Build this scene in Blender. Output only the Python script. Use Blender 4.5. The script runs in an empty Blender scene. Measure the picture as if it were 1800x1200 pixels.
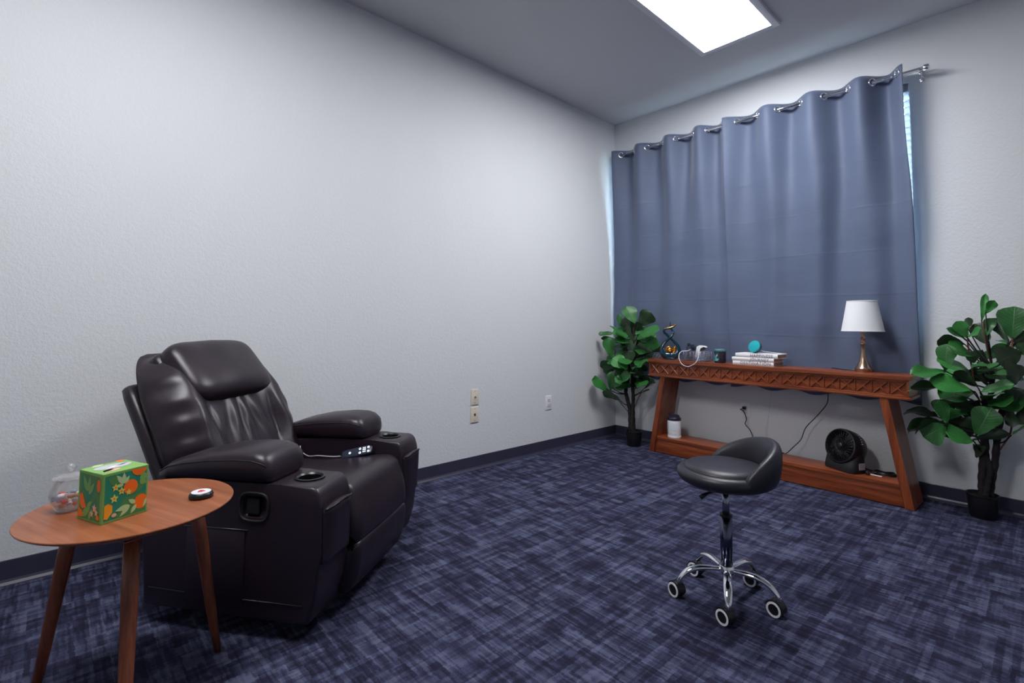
import bpy, bmesh, math, random
import numpy as np
from mathutils import Vector, Matrix, Euler
rnd = random.Random(7)
pi = math.pi
sin, cos, rad = math.sin, math.cos, math.radians
SC = bpy.context.scene
COL = SC.collection

# ------------------------------------------------------------------ camera
YAW, PITCH, ROLL, FPX, PPY = rad(-47.24958), rad(3.08336), rad(0.458324), 875.942, 521.0765
CAM = np.array([2.90224, -4.06305, 1.06739])
_f = np.array([sin(YAW)*cos(PITCH), cos(YAW)*cos(PITCH), sin(PITCH)])
_r0 = np.array([cos(YAW), -sin(YAW), 0.0]); _u0 = np.cross(_r0, _f)
_r = _r0*cos(ROLL)+_u0*sin(ROLL); _u = -_r0*sin(ROLL)+_u0*cos(ROLL)
cd = bpy.data.cameras.new('camera'); cam = bpy.data.objects.new('camera', cd); COL.objects.link(cam)
cam.matrix_world = Matrix(((_r[0], _u[0], -_f[0], CAM[0]), (_r[1], _u[1], -_f[1], CAM[1]), (_r[2], _u[2], -_f[2], CAM[2]), (0, 0, 0, 1)))
cd.sensor_width = 36.0; cd.lens = FPX/1800*36; cd.shift_y = -(600-PPY)/1800; cd.clip_start = 0.02
SC.camera = cam

# ------------------------------------------------------------------ world, exposure
w = bpy.data.worlds.new('daylight'); SC.world = w; w.use_nodes = True
w.node_tree.nodes['Background'].inputs[0].default_value = (.62, .87, 1.0, 1)
w.node_tree.nodes['Background'].inputs[1].default_value = 9.0
SC.view_settings.view_transform = 'Standard'; SC.view_settings.look = 'None'
SC.view_settings.exposure = 1.42; SC.view_settings.gamma = 1.0; SC.view_settings.use_curve_mapping = False
PANEL_STRENGTH = 13.0

def at(px, py, ax, v):                       # the point seen at a photo position on the plane axis = v
    d = _f*FPX+_r*(px-900)+_u*(PPY-py)
    t = (v-CAM[ax])/d[ax]
    return Vector(CAM+t*d)
def AX(px, py, v): return at(px, py, 0, v)
def AY(px, py, v): return at(px, py, 1, v)
def AZ(px, py, v): return at(px, py, 2, v)

# ------------------------------------------------------------------ materials
def lin(h):
    h = h.lstrip('#'); c = [int(h[i:i+2], 16)/255 for i in (0, 2, 4)]
    return tuple([x/12.92 if x <= .04045 else ((x+.055)/1.055)**2.4 for x in c])+(1,)
class NT:
    def __init__(s, name):
        s.m = bpy.data.materials.new(name); s.m.use_nodes = True
        s.t = s.m.node_tree; s.n = s.t.nodes; s.p = s.n['Principled BSDF']
    def add(s, typ, **k):
        n = s.n.new(typ)
        for a, b in k.items(): setattr(n, a, b)
        return n
    def link(s, a, b): s.t.links.new(a, b)
    def val(s, n, i, v):
        if isinstance(v, bpy.types.NodeSocket): s.link(v, n.inputs[i])
        else: n.inputs[i].default_value = v
    def math(s, op, a, b=0.0, c=0.0, clamp=False):
        n = s.add('ShaderNodeMath', operation=op, use_clamp=clamp)
        s.val(n, 0, a); s.val(n, 1, b); s.val(n, 2, c); return n.outputs[0]
    def vmath(s, op, a, b):
        n = s.add('ShaderNodeVectorMath', operation=op); s.val(n, 0, a); s.val(n, 1, b); return n.outputs[0]
    def mix(s, f, a, b):
        n = s.add('ShaderNodeMix', data_type='RGBA'); s.val(n, 0, f); s.val(n, 6, a); s.val(n, 7, b); return n.outputs[2]
    def noise(s, vec, scale, detail=3, rough=.5):
        n = s.add('ShaderNodeTexNoise'); n.inputs['Scale'].default_value = scale; n.inputs['Detail'].default_value = detail
        n.inputs['Roughness'].default_value = rough
        if vec is not None: s.link(vec, n.inputs['Vector'])
        return n.outputs[0]
    def obj(s): return s.add('ShaderNodeTexCoord').outputs['Object']
    def ramp(s, f, stops):
        n = s.add('ShaderNodeValToRGB'); s.link(f, n.inputs[0]); e = n.color_ramp.elements
        while len(e) < len(stops): e.new(.5)
        for el, (p, c) in zip(e, stops): el.position = p; el.color = c
        return n.outputs[0]
    def bump(s, h, strength, dist):
        n = s.add('ShaderNodeBump'); n.inputs['Strength'].default_value = strength; n.inputs['Distance'].default_value = dist
        s.link(h, n.inputs['Height']); s.link(n.outputs[0], s.p.inputs['Normal'])
def simple(name, col, rough=.5, metal=0.0, nscale=0, namt=.1, bscale=0, bstr=.2, bdist=.001, **k):
    m = NT(name); c = lin(col) if isinstance(col, str) else col
    m.p.inputs['Base Color'].default_value = c; m.p.inputs['Roughness'].default_value = rough; m.p.inputs['Metallic'].default_value = metal
    if nscale:
        f = m.noise(m.obj(), nscale)
        a = tuple(x*(1-namt) for x in c[:3])+(1,); b = tuple(min(1, x*(1+namt)) for x in c[:3])+(1,)
        m.link(m.ramp(f, [(.3, a), (.7, b)]), m.p.inputs['Base Color'])
    if bscale: m.bump(m.noise(m.obj(), bscale, 4), bstr, bdist)
    for a, b in k.items(): m.p.inputs[a.replace('_', ' ')].default_value = b
    return m.m

def wall_mat():
    m = NT('painted_orange_peel_wall'); m.p.inputs['Base Color'].default_value = lin('#dbdde0'); m.p.inputs['Roughness'].default_value = .75
    o = m.obj(); h = m.math('ADD', m.noise(o, 55, 4, .6), m.math('MULTIPLY', m.noise(o, 130, 2), .5))
    m.bump(h, .4, .006); return m.m
def carpet_mat():
    m = NT('navy_patterned_carpet'); o = m.obj()
    jit = m.vmath('SUBTRACT', m.add('ShaderNodeTexNoise').outputs[1], (.5, .5, .5))
    m.link(o, m.n[-1].inputs[0]) if False else None
    nz = [n for n in m.n if n.bl_idname == 'ShaderNodeTexNoise'][0]; nz.inputs['Scale'].default_value = 60; m.link(o, nz.inputs['Vector'])
    sc = m.add('ShaderNodeVectorMath', operation='SCALE'); m.link(jit, sc.inputs[0]); sc.inputs['Scale'].default_value = .012
    p = m.vmath('ADD', o, sc.outputs[0])
    sx = m.add('ShaderNodeSeparateXYZ'); m.link(p, sx.inputs[0]); X, Y = sx.outputs[0], sx.outputs[1]
    def cells(a, b, la, lb, seed):          # rows of random blocks: a runs along, b across
        row = m.math('FLOOR', m.math('DIVIDE', b, lb))
        wn = m.add('ShaderNodeTexWhiteNoise', noise_dimensions='2D'); cv = m.add('ShaderNodeCombineXYZ')
        m.link(row, cv.inputs[0]); cv.inputs[1].default_value = seed; m.link(cv.outputs[0], wn.inputs['Vector'])
        col = m.math('FLOOR', m.math('ADD', m.math('DIVIDE', a, la), m.math('MULTIPLY', wn.outputs[0], 9.0)))
        w2 = m.add('ShaderNodeTexWhiteNoise', noise_dimensions='3D'); c2 = m.add('ShaderNodeCombineXYZ')
        m.link(row, c2.inputs[0]); m.link(col, c2.inputs[1]); c2.inputs[2].default_value = seed+.5
        m.link(c2.outputs[0], w2.inputs['Vector']); return w2.outputs[0]
    A = cells(X, Y, .085, .0075, 1.0); A2 = cells(X, Y, .20, .016, 5.0); B = cells(Y, X, .30, .020, 2.0); Cc = cells(X, Y, .075, .040, 3.0)
    B2 = cells(Y, X, .10, .009, 7.0)
    v = m.math('ADD', m.math('MULTIPLY', A, .22), m.math('MULTIPLY', A2, .16))
    v = m.math('ADD', v, m.math('MULTIPLY', B, .22)); v = m.math('ADD', v, m.math('MULTIPLY', Cc, .28)); v = m.math('ADD', v, m.math('MULTIPLY', B2, .12))
    fib = m.noise(o, 420, 2, .7)
    v = m.math('ADD', v, m.math('MULTIPLY', m.math('SUBTRACT', fib, .5), .55))
    c = m.ramp(v, [(.25, lin('#1c1d2b')), (.42, lin('#2d2f44')), (.58, lin('#434760')), (.80, lin('#666b84'))])
    big = m.noise(o, 2.2, 2)
    c2 = m.mix(m.math('MULTIPLY', big, .35), c, lin('#3a3452'))
    m.link(c2, m.p.inputs['Base Color']); m.p.inputs['Roughness'].default_value = .95; m.p.inputs['Specular IOR Level'].default_value = .12
    m.bump(m.math('ADD', fib, m.math('MULTIPLY', A, .3)), .7, .004); return m.m
def wood_mat(name, dark, mid, light, axis=0, rough=.38, scale=1.0):
    m = NT(name); o = m.obj(); mp = m.add('ShaderNodeMapping'); m.link(o, mp.inputs[0])
    s = [38*scale]*3; s[axis] = 2.2*scale; mp.inputs['Scale'].default_value = s
    f = m.noise(mp.outputs[0], 1.0, 6, .6)
    s2 = m.add('ShaderNodeMapping'); m.link(o, s2.inputs[0]); q = [160*scale]*3; q[axis] = 5*scale; s2.inputs['Scale'].default_value = q
    g = m.noise(s2.outputs[0], 1.0, 3, .6)
    v = m.math('ADD', m.math('MULTIPLY', f, .7), m.math('MULTIPLY', g, .3))
    m.link(m.ramp(v, [(.32, lin(dark)), (.5, lin(mid)), (.68, lin(light))]), m.p.inputs['Base Color'])
    m.p.inputs['Roughness'].default_value = rough; m.bump(v, .12, .001); return m.m
def leather_mat(name, col, rough=.37, wr=.35):
    m = NT(name); o = m.obj(); c = lin(col)
    f = m.noise(o, 3.5, 3)
    m.link(m.ramp(f, [(.3, tuple(x*.8 for x in c[:3])+(1,)), (.75, tuple(x*1.2 for x in c[:3])+(1,))]), m.p.inputs['Base Color'])
    m.p.inputs['Roughness'].default_value = rough
    h = m.math('ADD', m.math('MULTIPLY', m.noise(o, 420, 2), .05), m.math('MULTIPLY', m.noise(o, 14, 2, .4), wr))
    m.bump(h, .35, .012); return m.m
def leaf_mat():
    m = NT('fig_leaf'); uv = m.add('ShaderNodeTexCoord').outputs['UV']; sx = m.add('ShaderNodeSeparateXYZ'); m.link(uv, sx.inputs[0])
    s, t = sx.outputs[0], m.math('ABSOLUTE', m.math('SUBTRACT', sx.outputs[1], .5))
    ph = m.math('FRACT', m.math('MULTIPLY', m.math('SUBTRACT', s, m.math('MULTIPLY', t, .55)), 9.0))
    vein = m.math('SUBTRACT', 1.0, m.math('MULTIPLY', m.math('ABSOLUTE', m.math('SUBTRACT', ph, .5)), 9.0), clamp=True)
    mid = m.math('SUBTRACT', 1.0, m.math('MULTIPLY', t, 45.0), clamp=True)
    vv = m.math('MAXIMUM', m.math('MULTIPLY', vein, .55), mid)
    inf = m.add('ShaderNodeObjectInfo').outputs['Random']
    base = m.ramp(inf, [(0, lin('#215a27')), (.5, lin('#2c7330')), (1, lin('#3c8f40'))])
    base = m.mix(m.math('MULTIPLY', m.noise(uv, 5, 3), .4), base, lin('#2c5d2c'))
    top = m.mix(m.math('MULTIPLY', vv, .24), base, lin('#86bd78'))
    back = m.mix(m.math('MULTIPLY', vv, .3), lin('#2c432a'), lin('#55714a'))
    g = m.add('ShaderNodeNewGeometry')
    m.link(m.mix(g.outputs['Backfacing'], top, back), m.p.inputs['Base Color']); m.p.inputs['Roughness'].default_value = .42
    m.p.inputs['Subsurface Weight'].default_value = 0.0
    m.bump(m.math('MULTIPLY', vv, -1.0), .25, .003); return m.m
def glass_mat(name, tint=(1, 1, 1, 1), gl=.12, haze=0.0, fres=.8):
    m = NT(name); tr = m.add('ShaderNodeBsdfTransparent'); tr.inputs[0].default_value = tint; df = m.add('ShaderNodeBsdfDiffuse'); df.inputs[0].default_value = (.9, .92, .95, 1); m0 = m.add('ShaderNodeMixShader'); m0.inputs[0].default_value = haze; m.link(tr.outputs[0], m0.inputs[1]); m.link(df.outputs[0], m0.inputs[2])
    go = m.add('ShaderNodeBsdfGlossy'); go.inputs['Roughness'].default_value = .03
    fr = m.add('ShaderNodeLayerWeight'); fr.inputs[0].default_value = .35
    f = m.math('ADD', m.math('MULTIPLY', fr.outputs['Fresnel'], fres), gl*.3, clamp=True)
    mx = m.add('ShaderNodeMixShader'); m.link(f, mx.inputs[0]); m.link(m0.outputs[0], mx.inputs[1]); m.link(go.outputs[0], mx.inputs[2])
    m.link(mx.outputs[0], m.n['Material Output'].inputs[0]); return m.m
def emit_mat(name, col, s):
    m = NT(name); m.p.inputs['Base Color'].default_value = (.9, .9, .9, 1); m.p.inputs['Emission Color'].default_value = col
    m.p.inputs['Emission Strength'].default_value = s; return m.m
def fabric_mat(name, col):
    m = NT(name); o = m.obj(); c = lin(col)
    mp = m.add('ShaderNodeMapping'); m.link(o, mp.inputs[0]); mp.inputs['Scale'].default_value = (900, 900, 500)
    f = m.noise(mp.outputs[0], 1.0, 2)
    m.link(m.ramp(f, [(.2, tuple(x*.85 for x in c[:3])+(1,)), (.8, tuple(x*1.12 for x in c[:3])+(1,))]), m.p.inputs['Base Color'])
    m.p.inputs['Roughness'].default_value = .62; m.p.inputs['Sheen Weight'].default_value = .35; m.p.inputs['Sheen Roughness'].default_value = .4
    cr = m.add('ShaderNodeMapping'); m.link(o, cr.inputs[0]); cr.inputs['Scale'].default_value = (2.2, 1, 4.5)
    h = m.math('ADD', m.math('MULTIPLY', m.noise(cr.outputs[0], 1.6, 2, .4), .5), m.math('MULTIPLY', f, .01))
    sz = m.add('ShaderNodeSeparateXYZ'); m.link(o, sz.inputs[0]); fr = m.math('FRACT', m.math('ADD', m.math('MULTIPLY', sz.outputs[2], 3.4), m.math('MULTIPLY', m.noise(o, .9, 1), .25)))
    cz = m.math('SUBTRACT', 1.0, m.math('MULTIPLY', m.math('ABSOLUTE', m.math('SUBTRACT', fr, .5)), 28.0), clamp=True)
    h = m.math('ADD', h, m.math('MULTIPLY', m.math('MULTIPLY', cz, m.noise(o, 4, 2)), .10))
    m.bump(h, .45, .03); return m.m

M = dict(
 candyy=simple('candy_yellow', '#dcc47a', .25),
 wall=wall_mat(), carpet=carpet_mat(), ceil=simple('ceiling_paint', '#c9c9cd', .85, bscale=60, bstr=.15, bdist=.003),
 vinyl=simple('charcoal_vinyl_cove', '#37374a', .34, nscale=6, namt=.1),
 leather=leather_mat('espresso_leather', '#251a24'),
 seam=simple('leather_seam', '#1d181d', .5), black=simple('black_plastic', '#15151a', .35), blacksoft=simple('black_rubber', '#121216', .6),
 walnut=wood_mat('walnut_table', '#7c4528', '#955636', '#a96a47', 0, .33), walnut_leg=wood_mat('walnut_leg', '#5c3022', '#80462f', '#97593c', 2, .35),
 console=wood_mat('carved_brown_wood', '#4d2114', '#843f20', '#a85a30', 0, .34), console_z=wood_mat('carved_brown_wood_upright', '#4d2114', '#843f20', '#a85a30', 2, .34),
 curtain=fabric_mat('blue_grey_curtain', '#58647f'), chrome=simple('chrome', (.82, .83, .86, 1), .08, 1.0), nickel=simple('brushed_bronze', '#b89a86', .28, 1.0),
 leaf=leaf_mat(), bark=simple('dark_bark', '#1e181a', .8, nscale=20, namt=.4, bscale=40, bstr=.8, bdist=.006), twig=simple('reddish_twig', '#6a4032', .6),
 pot=simple('black_nursery_pot', '#0e0e13', .5), soil=simple('dark_soil', '#1a1413', .95, bscale=80, bstr=1, bdist=.01),
 white=simple('white_plastic', '#e6e6ea', .4), offwhite=simple('ivory_plate', '#e3d8c6', .4), shade=simple('white_linen_shade', '#eeeef2', .8, bscale=500, bstr=.1),
 frame=simple('white_metal_trim', '#d6d6dd', .4), diffuser=emit_mat('light_diffuser', (.97, .98, 1.0, 1), PANEL_STRENGTH),
 stool=leather_mat('black_vinyl', '#201f2a', .42, .05), stool_tube=simple('grey_steel', '#8c8fa3', .22, 1.0), stool_cover=simple('dark_chrome', '#5d6074', .2, 1.0),
 teal=simple('teal_glaze', '#08303d', .12, Coat_Weight=.6), gold=simple('gold_paint', '#d9973a', .2, 1.0), cyan=simple('teal_fabric', '#14a3ad', .8),
 darkteal=simple('dark_teal', '#123b46', .5), wire=simple('dark_wire', '#a3a8bb', .4, .5), navy=simple('navy_cuff', '#20263c', .8),
 glass=glass_mat('clear_glass', haze=.10, fres=.45), winglass=glass_mat('window_glass'), darkglass=simple('dark_jar_glass', '#2a2230', .12), tealprint=simple('teal_print', '#25c0c0', .4), palep=simple('pale_print', '#9fb7bd', .4),
 tealid=simple('grey_teal_lid', '#6a9ca4', .35, .5), paper=simple('book_white', '#eceaee', .5), pages=simple('page_edges', '#b09684', .8), ink=simple('grey_ink', '#625e66', .6),
 boxg=simple('box_green', '#7fae5a', .5), boxd=simple('box_deep_green', '#1d8a6e', .5), boxm=simple('box_mid_green', '#4c8a4c', .5), orange=simple('print_orange', '#ff7312', .5), amber=simple('print_amber', '#ffa51c', .5),
 boxl=simple('print_pale_leaf', '#b9d79b', .5), yel=simple('print_yellow', '#d9d860', .5), pink=simple('print_pink', '#eeb79a', .5), film=simple('clear_film', '#c7c9cf', .2), red=simple('print_red', '#d7354a', .5),
 candyr=simple('candy_red', '#d2303f', .25), candyw=simple('candy_white', '#e8e2e6', .25), candyb=simple('candy_blue', '#6b7fae', .25), candyo=simple('candy_copper', '#b06a50', .25),
 remote=simple('navy_remote', '#1a2036', .35), button=emit_mat('lit_button', (.75, .9, 1, 1), .45), blind=simple('white_blind', '#e4e6ea', .5), grey=simple('grey_label', '#a8a4b4', .6),
 cordw=simple('white_cord_and_glint', '#d9d9df', .45), lidp=simple('dark_plum_lid', '#231c30', .4), labelp=simple('pale_label_print', '#aeb9c4', .6), leafpale=simple('pale_leaf', '#8aa58c', .4),
)

# ------------------------------------------------------------------ mesh helpers
def tag(o, label=None, cat=None, group=None, kind=None):
    if label: o['label'] = label
    if cat: o['category'] = cat
    if group: o['group'] = group
    if kind: o['kind'] = kind
    return o
def link(o, parent=None):
    COL.objects.link(o)
    if parent is not None: o.parent = parent
    return o
def empty(name, loc=(0, 0, 0), rz=0.0, label=None, cat=None, group=None):
    o = bpy.data.objects.new(name, None); o.location = loc; o.rotation_euler = (0, 0, rz); o.empty_display_size = .05
    COL.objects.link(o); return tag(o, label, cat, group)
def mesh_obj(name, me, mat, parent=None, smooth=True):
    if smooth: me.polygons.foreach_set('use_smooth', [True]*len(me.polygons))
    o = bpy.data.objects.new(name, me)
    if mat is not None: me.materials.append(mat)
    return link(o, parent)
def build(name, verts, faces, mat, parent=None, smooth=True, fix=True):
    me = bpy.data.meshes.new(name); me.from_pydata([tuple(v) for v in verts], [], faces); me.update()
    if fix:
        bm = bmesh.new(); bm.from_mesh(me); bmesh.ops.recalc_face_normals(bm, faces=bm.faces); bm.to_mesh(me); bm.free()
    return mesh_obj(name, me, mat, parent, smooth)
def from_bm(name, bm, mat, parent=None, smooth=False):
    bmesh.ops.recalc_face_normals(bm, faces=bm.faces)
    me = bpy.data.meshes.new(name); bm.to_mesh(me); bm.free(); return mesh_obj(name, me, mat, parent, smooth)
def autosmooth(o, ang=35):
    me = o.data; bm = bmesh.new(); bm.from_mesh(me)
    for e in bm.edges:
        if len(e.link_faces) == 2 and e.calc_face_angle(0) > rad(ang): e.smooth = False
    for f in bm.faces: f.smooth = True
    bm.to_mesh(me); bm.free(); return o
def add_box(bm, lo, hi, bev=0.0, seg=2, mat4=None):
    r = bmesh.ops.create_cube(bm, size=1.0); vs = r['verts']
    for v in vs:
        v.co = Vector([lo[i]+(v.co[i]+.5)*(hi[i]-lo[i]) for i in range(3)])
    if bev:
        es = list({e for v in vs for e in v.link_edges}); rr = bmesh.ops.bevel(bm, geom=es, offset=bev, segments=seg, affect='EDGES', profile=.6)
        vs = list({v for f in rr['faces'] for v in f.verts} | {v for v in vs if v.is_valid})
    if mat4 is not None:
        bmesh.ops.transform(bm, matrix=mat4, verts=[v for v in vs if v.is_valid])
def box(name, lo, hi, mat, parent=None, bev=0.0, seg=2):
    bm = bmesh.new(); add_box(bm, lo, hi, bev, seg); o = from_bm(name, bm, mat, parent)
    return autosmooth(o) if bev else o
def prism(name, prof, axis, a, b, mat, parent=None, bev=0.0, seg=2):   # profile extruded along an axis
    bm = bmesh.new(); oth = [i for i in range(3) if i != axis]
    def mk(p, h):
        c = [0, 0, 0]; c[oth[0]] = p[0]; c[oth[1]] = p[1]; c[axis] = h; return bm.verts.new(c)
    A = [mk(p, a) for p in prof]; B = [mk(p, b) for p in prof]; n = len(prof)
    bm.faces.new(A); bm.faces.new(B[::-1])
    for i in range(n): bm.faces.new((A[i], B[i], B[(i+1) % n], A[(i+1) % n]))
    if bev:
        es = [e for e in bm.edges if e.calc_face_angle(0) > rad(30) or True]
        bmesh.ops.bevel(bm, geom=es, offset=bev, segments=seg, affect='EDGES', profile=.5, clamp_overlap=True)
    o = from_bm(name, bm, mat, parent); return autosmooth(o) if bev else o
def lathe_data(prof, n=32, cap=True, off=(0, 0, 0)):
    V, F = [], []
    for r, z in prof:
        for k in range(n): V.append((off[0]+r*cos(2*pi*k/n), off[1]+r*sin(2*pi*k/n), off[2]+z))
    for i in range(len(prof)-1):
        for k in range(n): F.append((i*n+k, i*n+(k+1) % n, (i+1)*n+(k+1) % n, (i+1)*n+k))
    if cap:
        F.append(tuple(range(n))[::-1]); F.append(tuple(range((len(prof)-1)*n, len(prof)*n)))
    return V, F
def lathe(name, prof, mat, parent=None, n=32, cap=True, off=(0, 0, 0), ang=40):
    V, F = lathe_data(prof, n, cap, off); return autosmooth(build(name, V, F, mat, parent), ang)
def catmull(pts, k=8, closed=False):
    P = [Vector(p) for p in pts]; n = len(P); out = []
    rng = range(n if closed else n-1)
    for i in rng:
        p0 = P[(i-1) % n] if closed or i > 0 else P[0]*2-P[1]; p1 = P[i]; p2 = P[(i+1) % n]; p3 = P[(i+2) % n] if closed or i+2 < n else P[-1]*2-P[-2]
        for j in range(k):
            t = j/k
            out.append(.5*((2*p1)+(p2-p0)*t+(2*p0-5*p1+4*p2-p3)*t*t+(3*p1-p0-3*p2+p3)*t**3))
    if not closed: out.append(P[-1].copy())
    return out
def tube_data(path, r, n=8, closed=False, base=0, flat=1.0):
    P = [Vector(p) for p in path]; m = len(P); V, F = [], []; up = None
    for i, p in enumerate(P):
        t = (P[(i+1) % m]-P[i-1]) if closed else (P[min(i+1, m-1)]-P[max(i-1, 0)])
        t.normalize()
        if up is None: up = Vector((0, 0, 1)) if abs(t.z) < .9 else Vector((1, 0, 0))
        a = t.cross(up)
        if a.length < 1e-6: a = t.cross(Vector((1, .3, 0)))
        a.normalize(); b = a.cross(t).normalized(); up = b
        rr = r[i] if isinstance(r, (list, tuple)) else r
        for k in range(n): V.append(p+a*(rr*cos(2*pi*k/n))+b*(rr*flat*sin(2*pi*k/n)))
    for i in range(m if closed else m-1):
        for k in range(n): F.append((base+i*n+k, base+i*n+(k+1) % n, base+((i+1) % m)*n+(k+1) % n, base+((i+1) % m)*n+k))
    if not closed:
        F.append(tuple(base+k for k in range(n))[::-1]); F.append(tuple(base+(m-1)*n+k for k in range(n)))
    return V, F
def tube(name, path, r, mat, parent=None, n=8, closed=False, flat=1.0):
    V, F = tube_data(path, r, n, closed, 0, flat); return build(name, V, F, mat, parent)
def tubes(name, paths, r, mat, parent=None, n=6, closed=False):
    V, F = [], []
    for p in paths:
        v, f = tube_data(p, r, n, closed, len(V)); V += v; F += f
    return build(name, V, F, mat, parent)
def loft(name, secs, mat, parent=None, cap=True):
    n = len(secs[0]); V = [p for s in secs for p in s]; F = []
    for i in range(len(secs)-1):
        for k in range(n): F.append((i*n+k, i*n+(k+1) % n, (i+1)*n+(k+1) % n, (i+1)*n+k))
    if cap: F.append(tuple(range(n))[::-1]); F.append(tuple(range((len(secs)-1)*n, len(secs)*n)))
    return build(name, V, F, mat, parent)
def spow(c, e): return math.copysign(abs(c)**e, c)
def cushion(name, c, ax, ay, az, e1, e2, mat, parent=None, n=40, m=24, disp=None):   # superellipsoid on three half axes
    c, ax, ay, az = Vector(c), Vector(ax), Vector(ay), Vector(az); V, F = [], []
    for i in range(m+1):
        h = -pi/2+pi*i/m
        for k in range(n):
            o = 2*pi*k/n; x = spow(cos(h), e1)*spow(cos(o), e2); y = spow(cos(h), e1)*spow(sin(o), e2); z = spow(sin(h), e1)
            if disp: x, y, z = disp(x, y, z)
            V.append(c+ax*x+ay*y+az*z)
    for i in range(m):
        for k in range(n): F.append((i*n+k, i*n+(k+1) % n, (i+1)*n+(k+1) % n, (i+1)*n+k))
    o = build(name, V, F, mat, parent, fix=False)
    bm = bmesh.new(); bm.from_mesh(o.data); bmesh.ops.remove_doubles(bm, verts=bm.verts, dist=1e-5); bmesh.ops.recalc_face_normals(bm, faces=bm.faces)
    for f in bm.faces: f.smooth = True
    bm.to_mesh(o.data); bm.free(); return o
def disc_ring(name, r0, r1, mat, parent, n=40, tr=None):            # torus: main radius r0, tube r1
    path = [(r0*cos(2*pi*k/n), r0*sin(2*pi*k/n), 0) for k in range(n)]; o = tube(name, path, r1, mat, parent, 8, True)
    if tr is not None: o.matrix_basis = tr
    return o
def cut(o, *cutters):
    for ct in cutters:
        md = o.modifiers.new('cut', 'BOOLEAN'); md.object = ct; md.operation = 'DIFFERENCE'; md.solver = 'EXACT'
        bpy.context.view_layer.update()
        me = bpy.data.meshes.new_from_object(o.evaluated_get(bpy.context.evaluated_depsgraph_get()))
        o.modifiers.clear(); old = o.data; o.data = me; bpy.data.meshes.remove(old)
    for ct in cutters: bpy.data.objects.remove(ct, do_unlink=True)
    return autosmooth(o)
def frame_mat(loc, x, z):                     # matrix from origin, x axis and approximate z axis
    x = Vector(x).normalized(); z = Vector(z); y = z.cross(x).normalized(); z = x.cross(y)
    return Matrix(((x.x, y.x, z.x, loc[0]), (x.y, y.y, z.y, loc[1]), (x.z, y.z, z.z, loc[2]), (0, 0, 0, 1)))
def poly(name, polys, mat, parent, frame, h=.0004):   # flat printed shapes laid on a face
    V, F = [], []
    for p in polys:
        b = len(V); V += [frame @ Vector((x, y, h)) for x, y in p]; F.append(tuple(range(b, b+len(p))))
    return build(name, V, F, mat, parent, False, fix=False)

# ------------------------------------------------------------------ the room
H = 3.05; RX, RY = 5.0, -6.6
WX0, WX1, WZ0, WZ1 = .14, 2.322, .95, 2.665
o = box('floor', (-.12, RY-.12, -.06), (RX+.12, .12, 0), M['carpet']); tag(o, 'navy blue streaky patterned carpet floor', 'floor', kind='structure')
o = box('ceiling', (-.12, RY-.12, H), (RX+.12, .12, H+.08), M['ceil']); tag(o, 'plain pale grey painted ceiling', 'ceiling', kind='structure')
o = box('wall_left', (-.12, RY, 0), (0, 0, H), M['wall']); tag(o, 'blank white textured wall behind the recliner', 'wall', kind='structure')
o = box('wall_right', (RX, RY, 0), (RX+.12, 0, H), M['wall']); tag(o, 'white textured wall on the window side of the viewer', 'wall', kind='structure')
o = box('wall_front', (-.12, RY-.12, 0), (RX+.12, RY, H), M['wall']); tag(o, 'white textured wall behind the viewer', 'wall', kind='structure')
bm = bmesh.new()
add_box(bm, (-.12, 0, 0), (WX0, .14, H)); add_box(bm, (WX1, 0, 0), (RX+.12, .14, H))
add_box(bm, (WX0, 0, 0), (WX1, .14, WZ0)); add_box(bm, (WX0, 0, WZ1), (WX1, .14, H))
o = from_bm('wall_back', bm, M['wall']); tag(o, 'white textured wall behind the curtained window', 'wall', kind='structure')
cove = [(0, 0), (.019, 0), (.0185, .0025), (.009, .011), (.0045, .020), (.003, .092), (.0015, .0955), (0, .0955)]
o = prism('baseboard_left', cove, 1, RY, -.003, M['vinyl']); tag(o, 'charcoal vinyl cove baseboard along the blank wall', 'baseboard', kind='structure')
o = prism('baseboard_back', [(-a, b) for a, b in cove], 0, .003, RX, M['vinyl']); tag(o, 'charcoal vinyl cove baseboard under the curtain', 'baseboard', kind='structure')
win = empty('window_1', (WX0, 0, WZ0)); tag(win, 'wide window hidden behind the blue grey curtains', 'window', kind='structure')
W_, Hh = WX1-WX0, WZ1-WZ0
for n_, lo, hi in (('window_frame', (0, .075, 0), (.04, .12, Hh)), ('window_frame', (W_-.04, .075, 0), (W_, .12, Hh)), ('window_frame', (.04, .075, 0), (W_-.04, .12, .04)), ('window_frame', (.04, .075, Hh-.04), (W_-.04, .12, Hh)), ('mullion', (W_/2-.02, .08, .04), (W_/2+.02, .115, Hh-.04))):
    box(n_, lo, hi, M['frame'], win)
for a, b in ((.04, W_/2-.02), (W_/2+.02, W_-.04)): box('window_pane', (a, .095, .04), (b, .099, Hh-.04), M['winglass'], win)
bl = empty('window_blind', (WX0+.008, .03, WZ1-.004), 0, 'white slatted blind glimpsed at the right edge of the curtain', 'blind')
bw = W_-.016
box('headrail', (0, -.022, -.05), (bw, .022, 0), simple('blind_headrail', '#8a8794', .5), bl, .003)
sl = None
for i in range(36):
    if sl is None:
        sl = box('slat', (0, -.022, -.0012), (bw, .022, .0012), M['blind'], bl); s = sl
    else:
        s = sl.copy(); link(s, bl)
    s.location = (0, 0, -.078-i*.0445); s.rotation_euler = (rad(-28), 0, 0)
box('bottom_rail', (0, -.02, -1.70), (bw, .02, -1.682), M['blind'], bl, .003)

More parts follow.
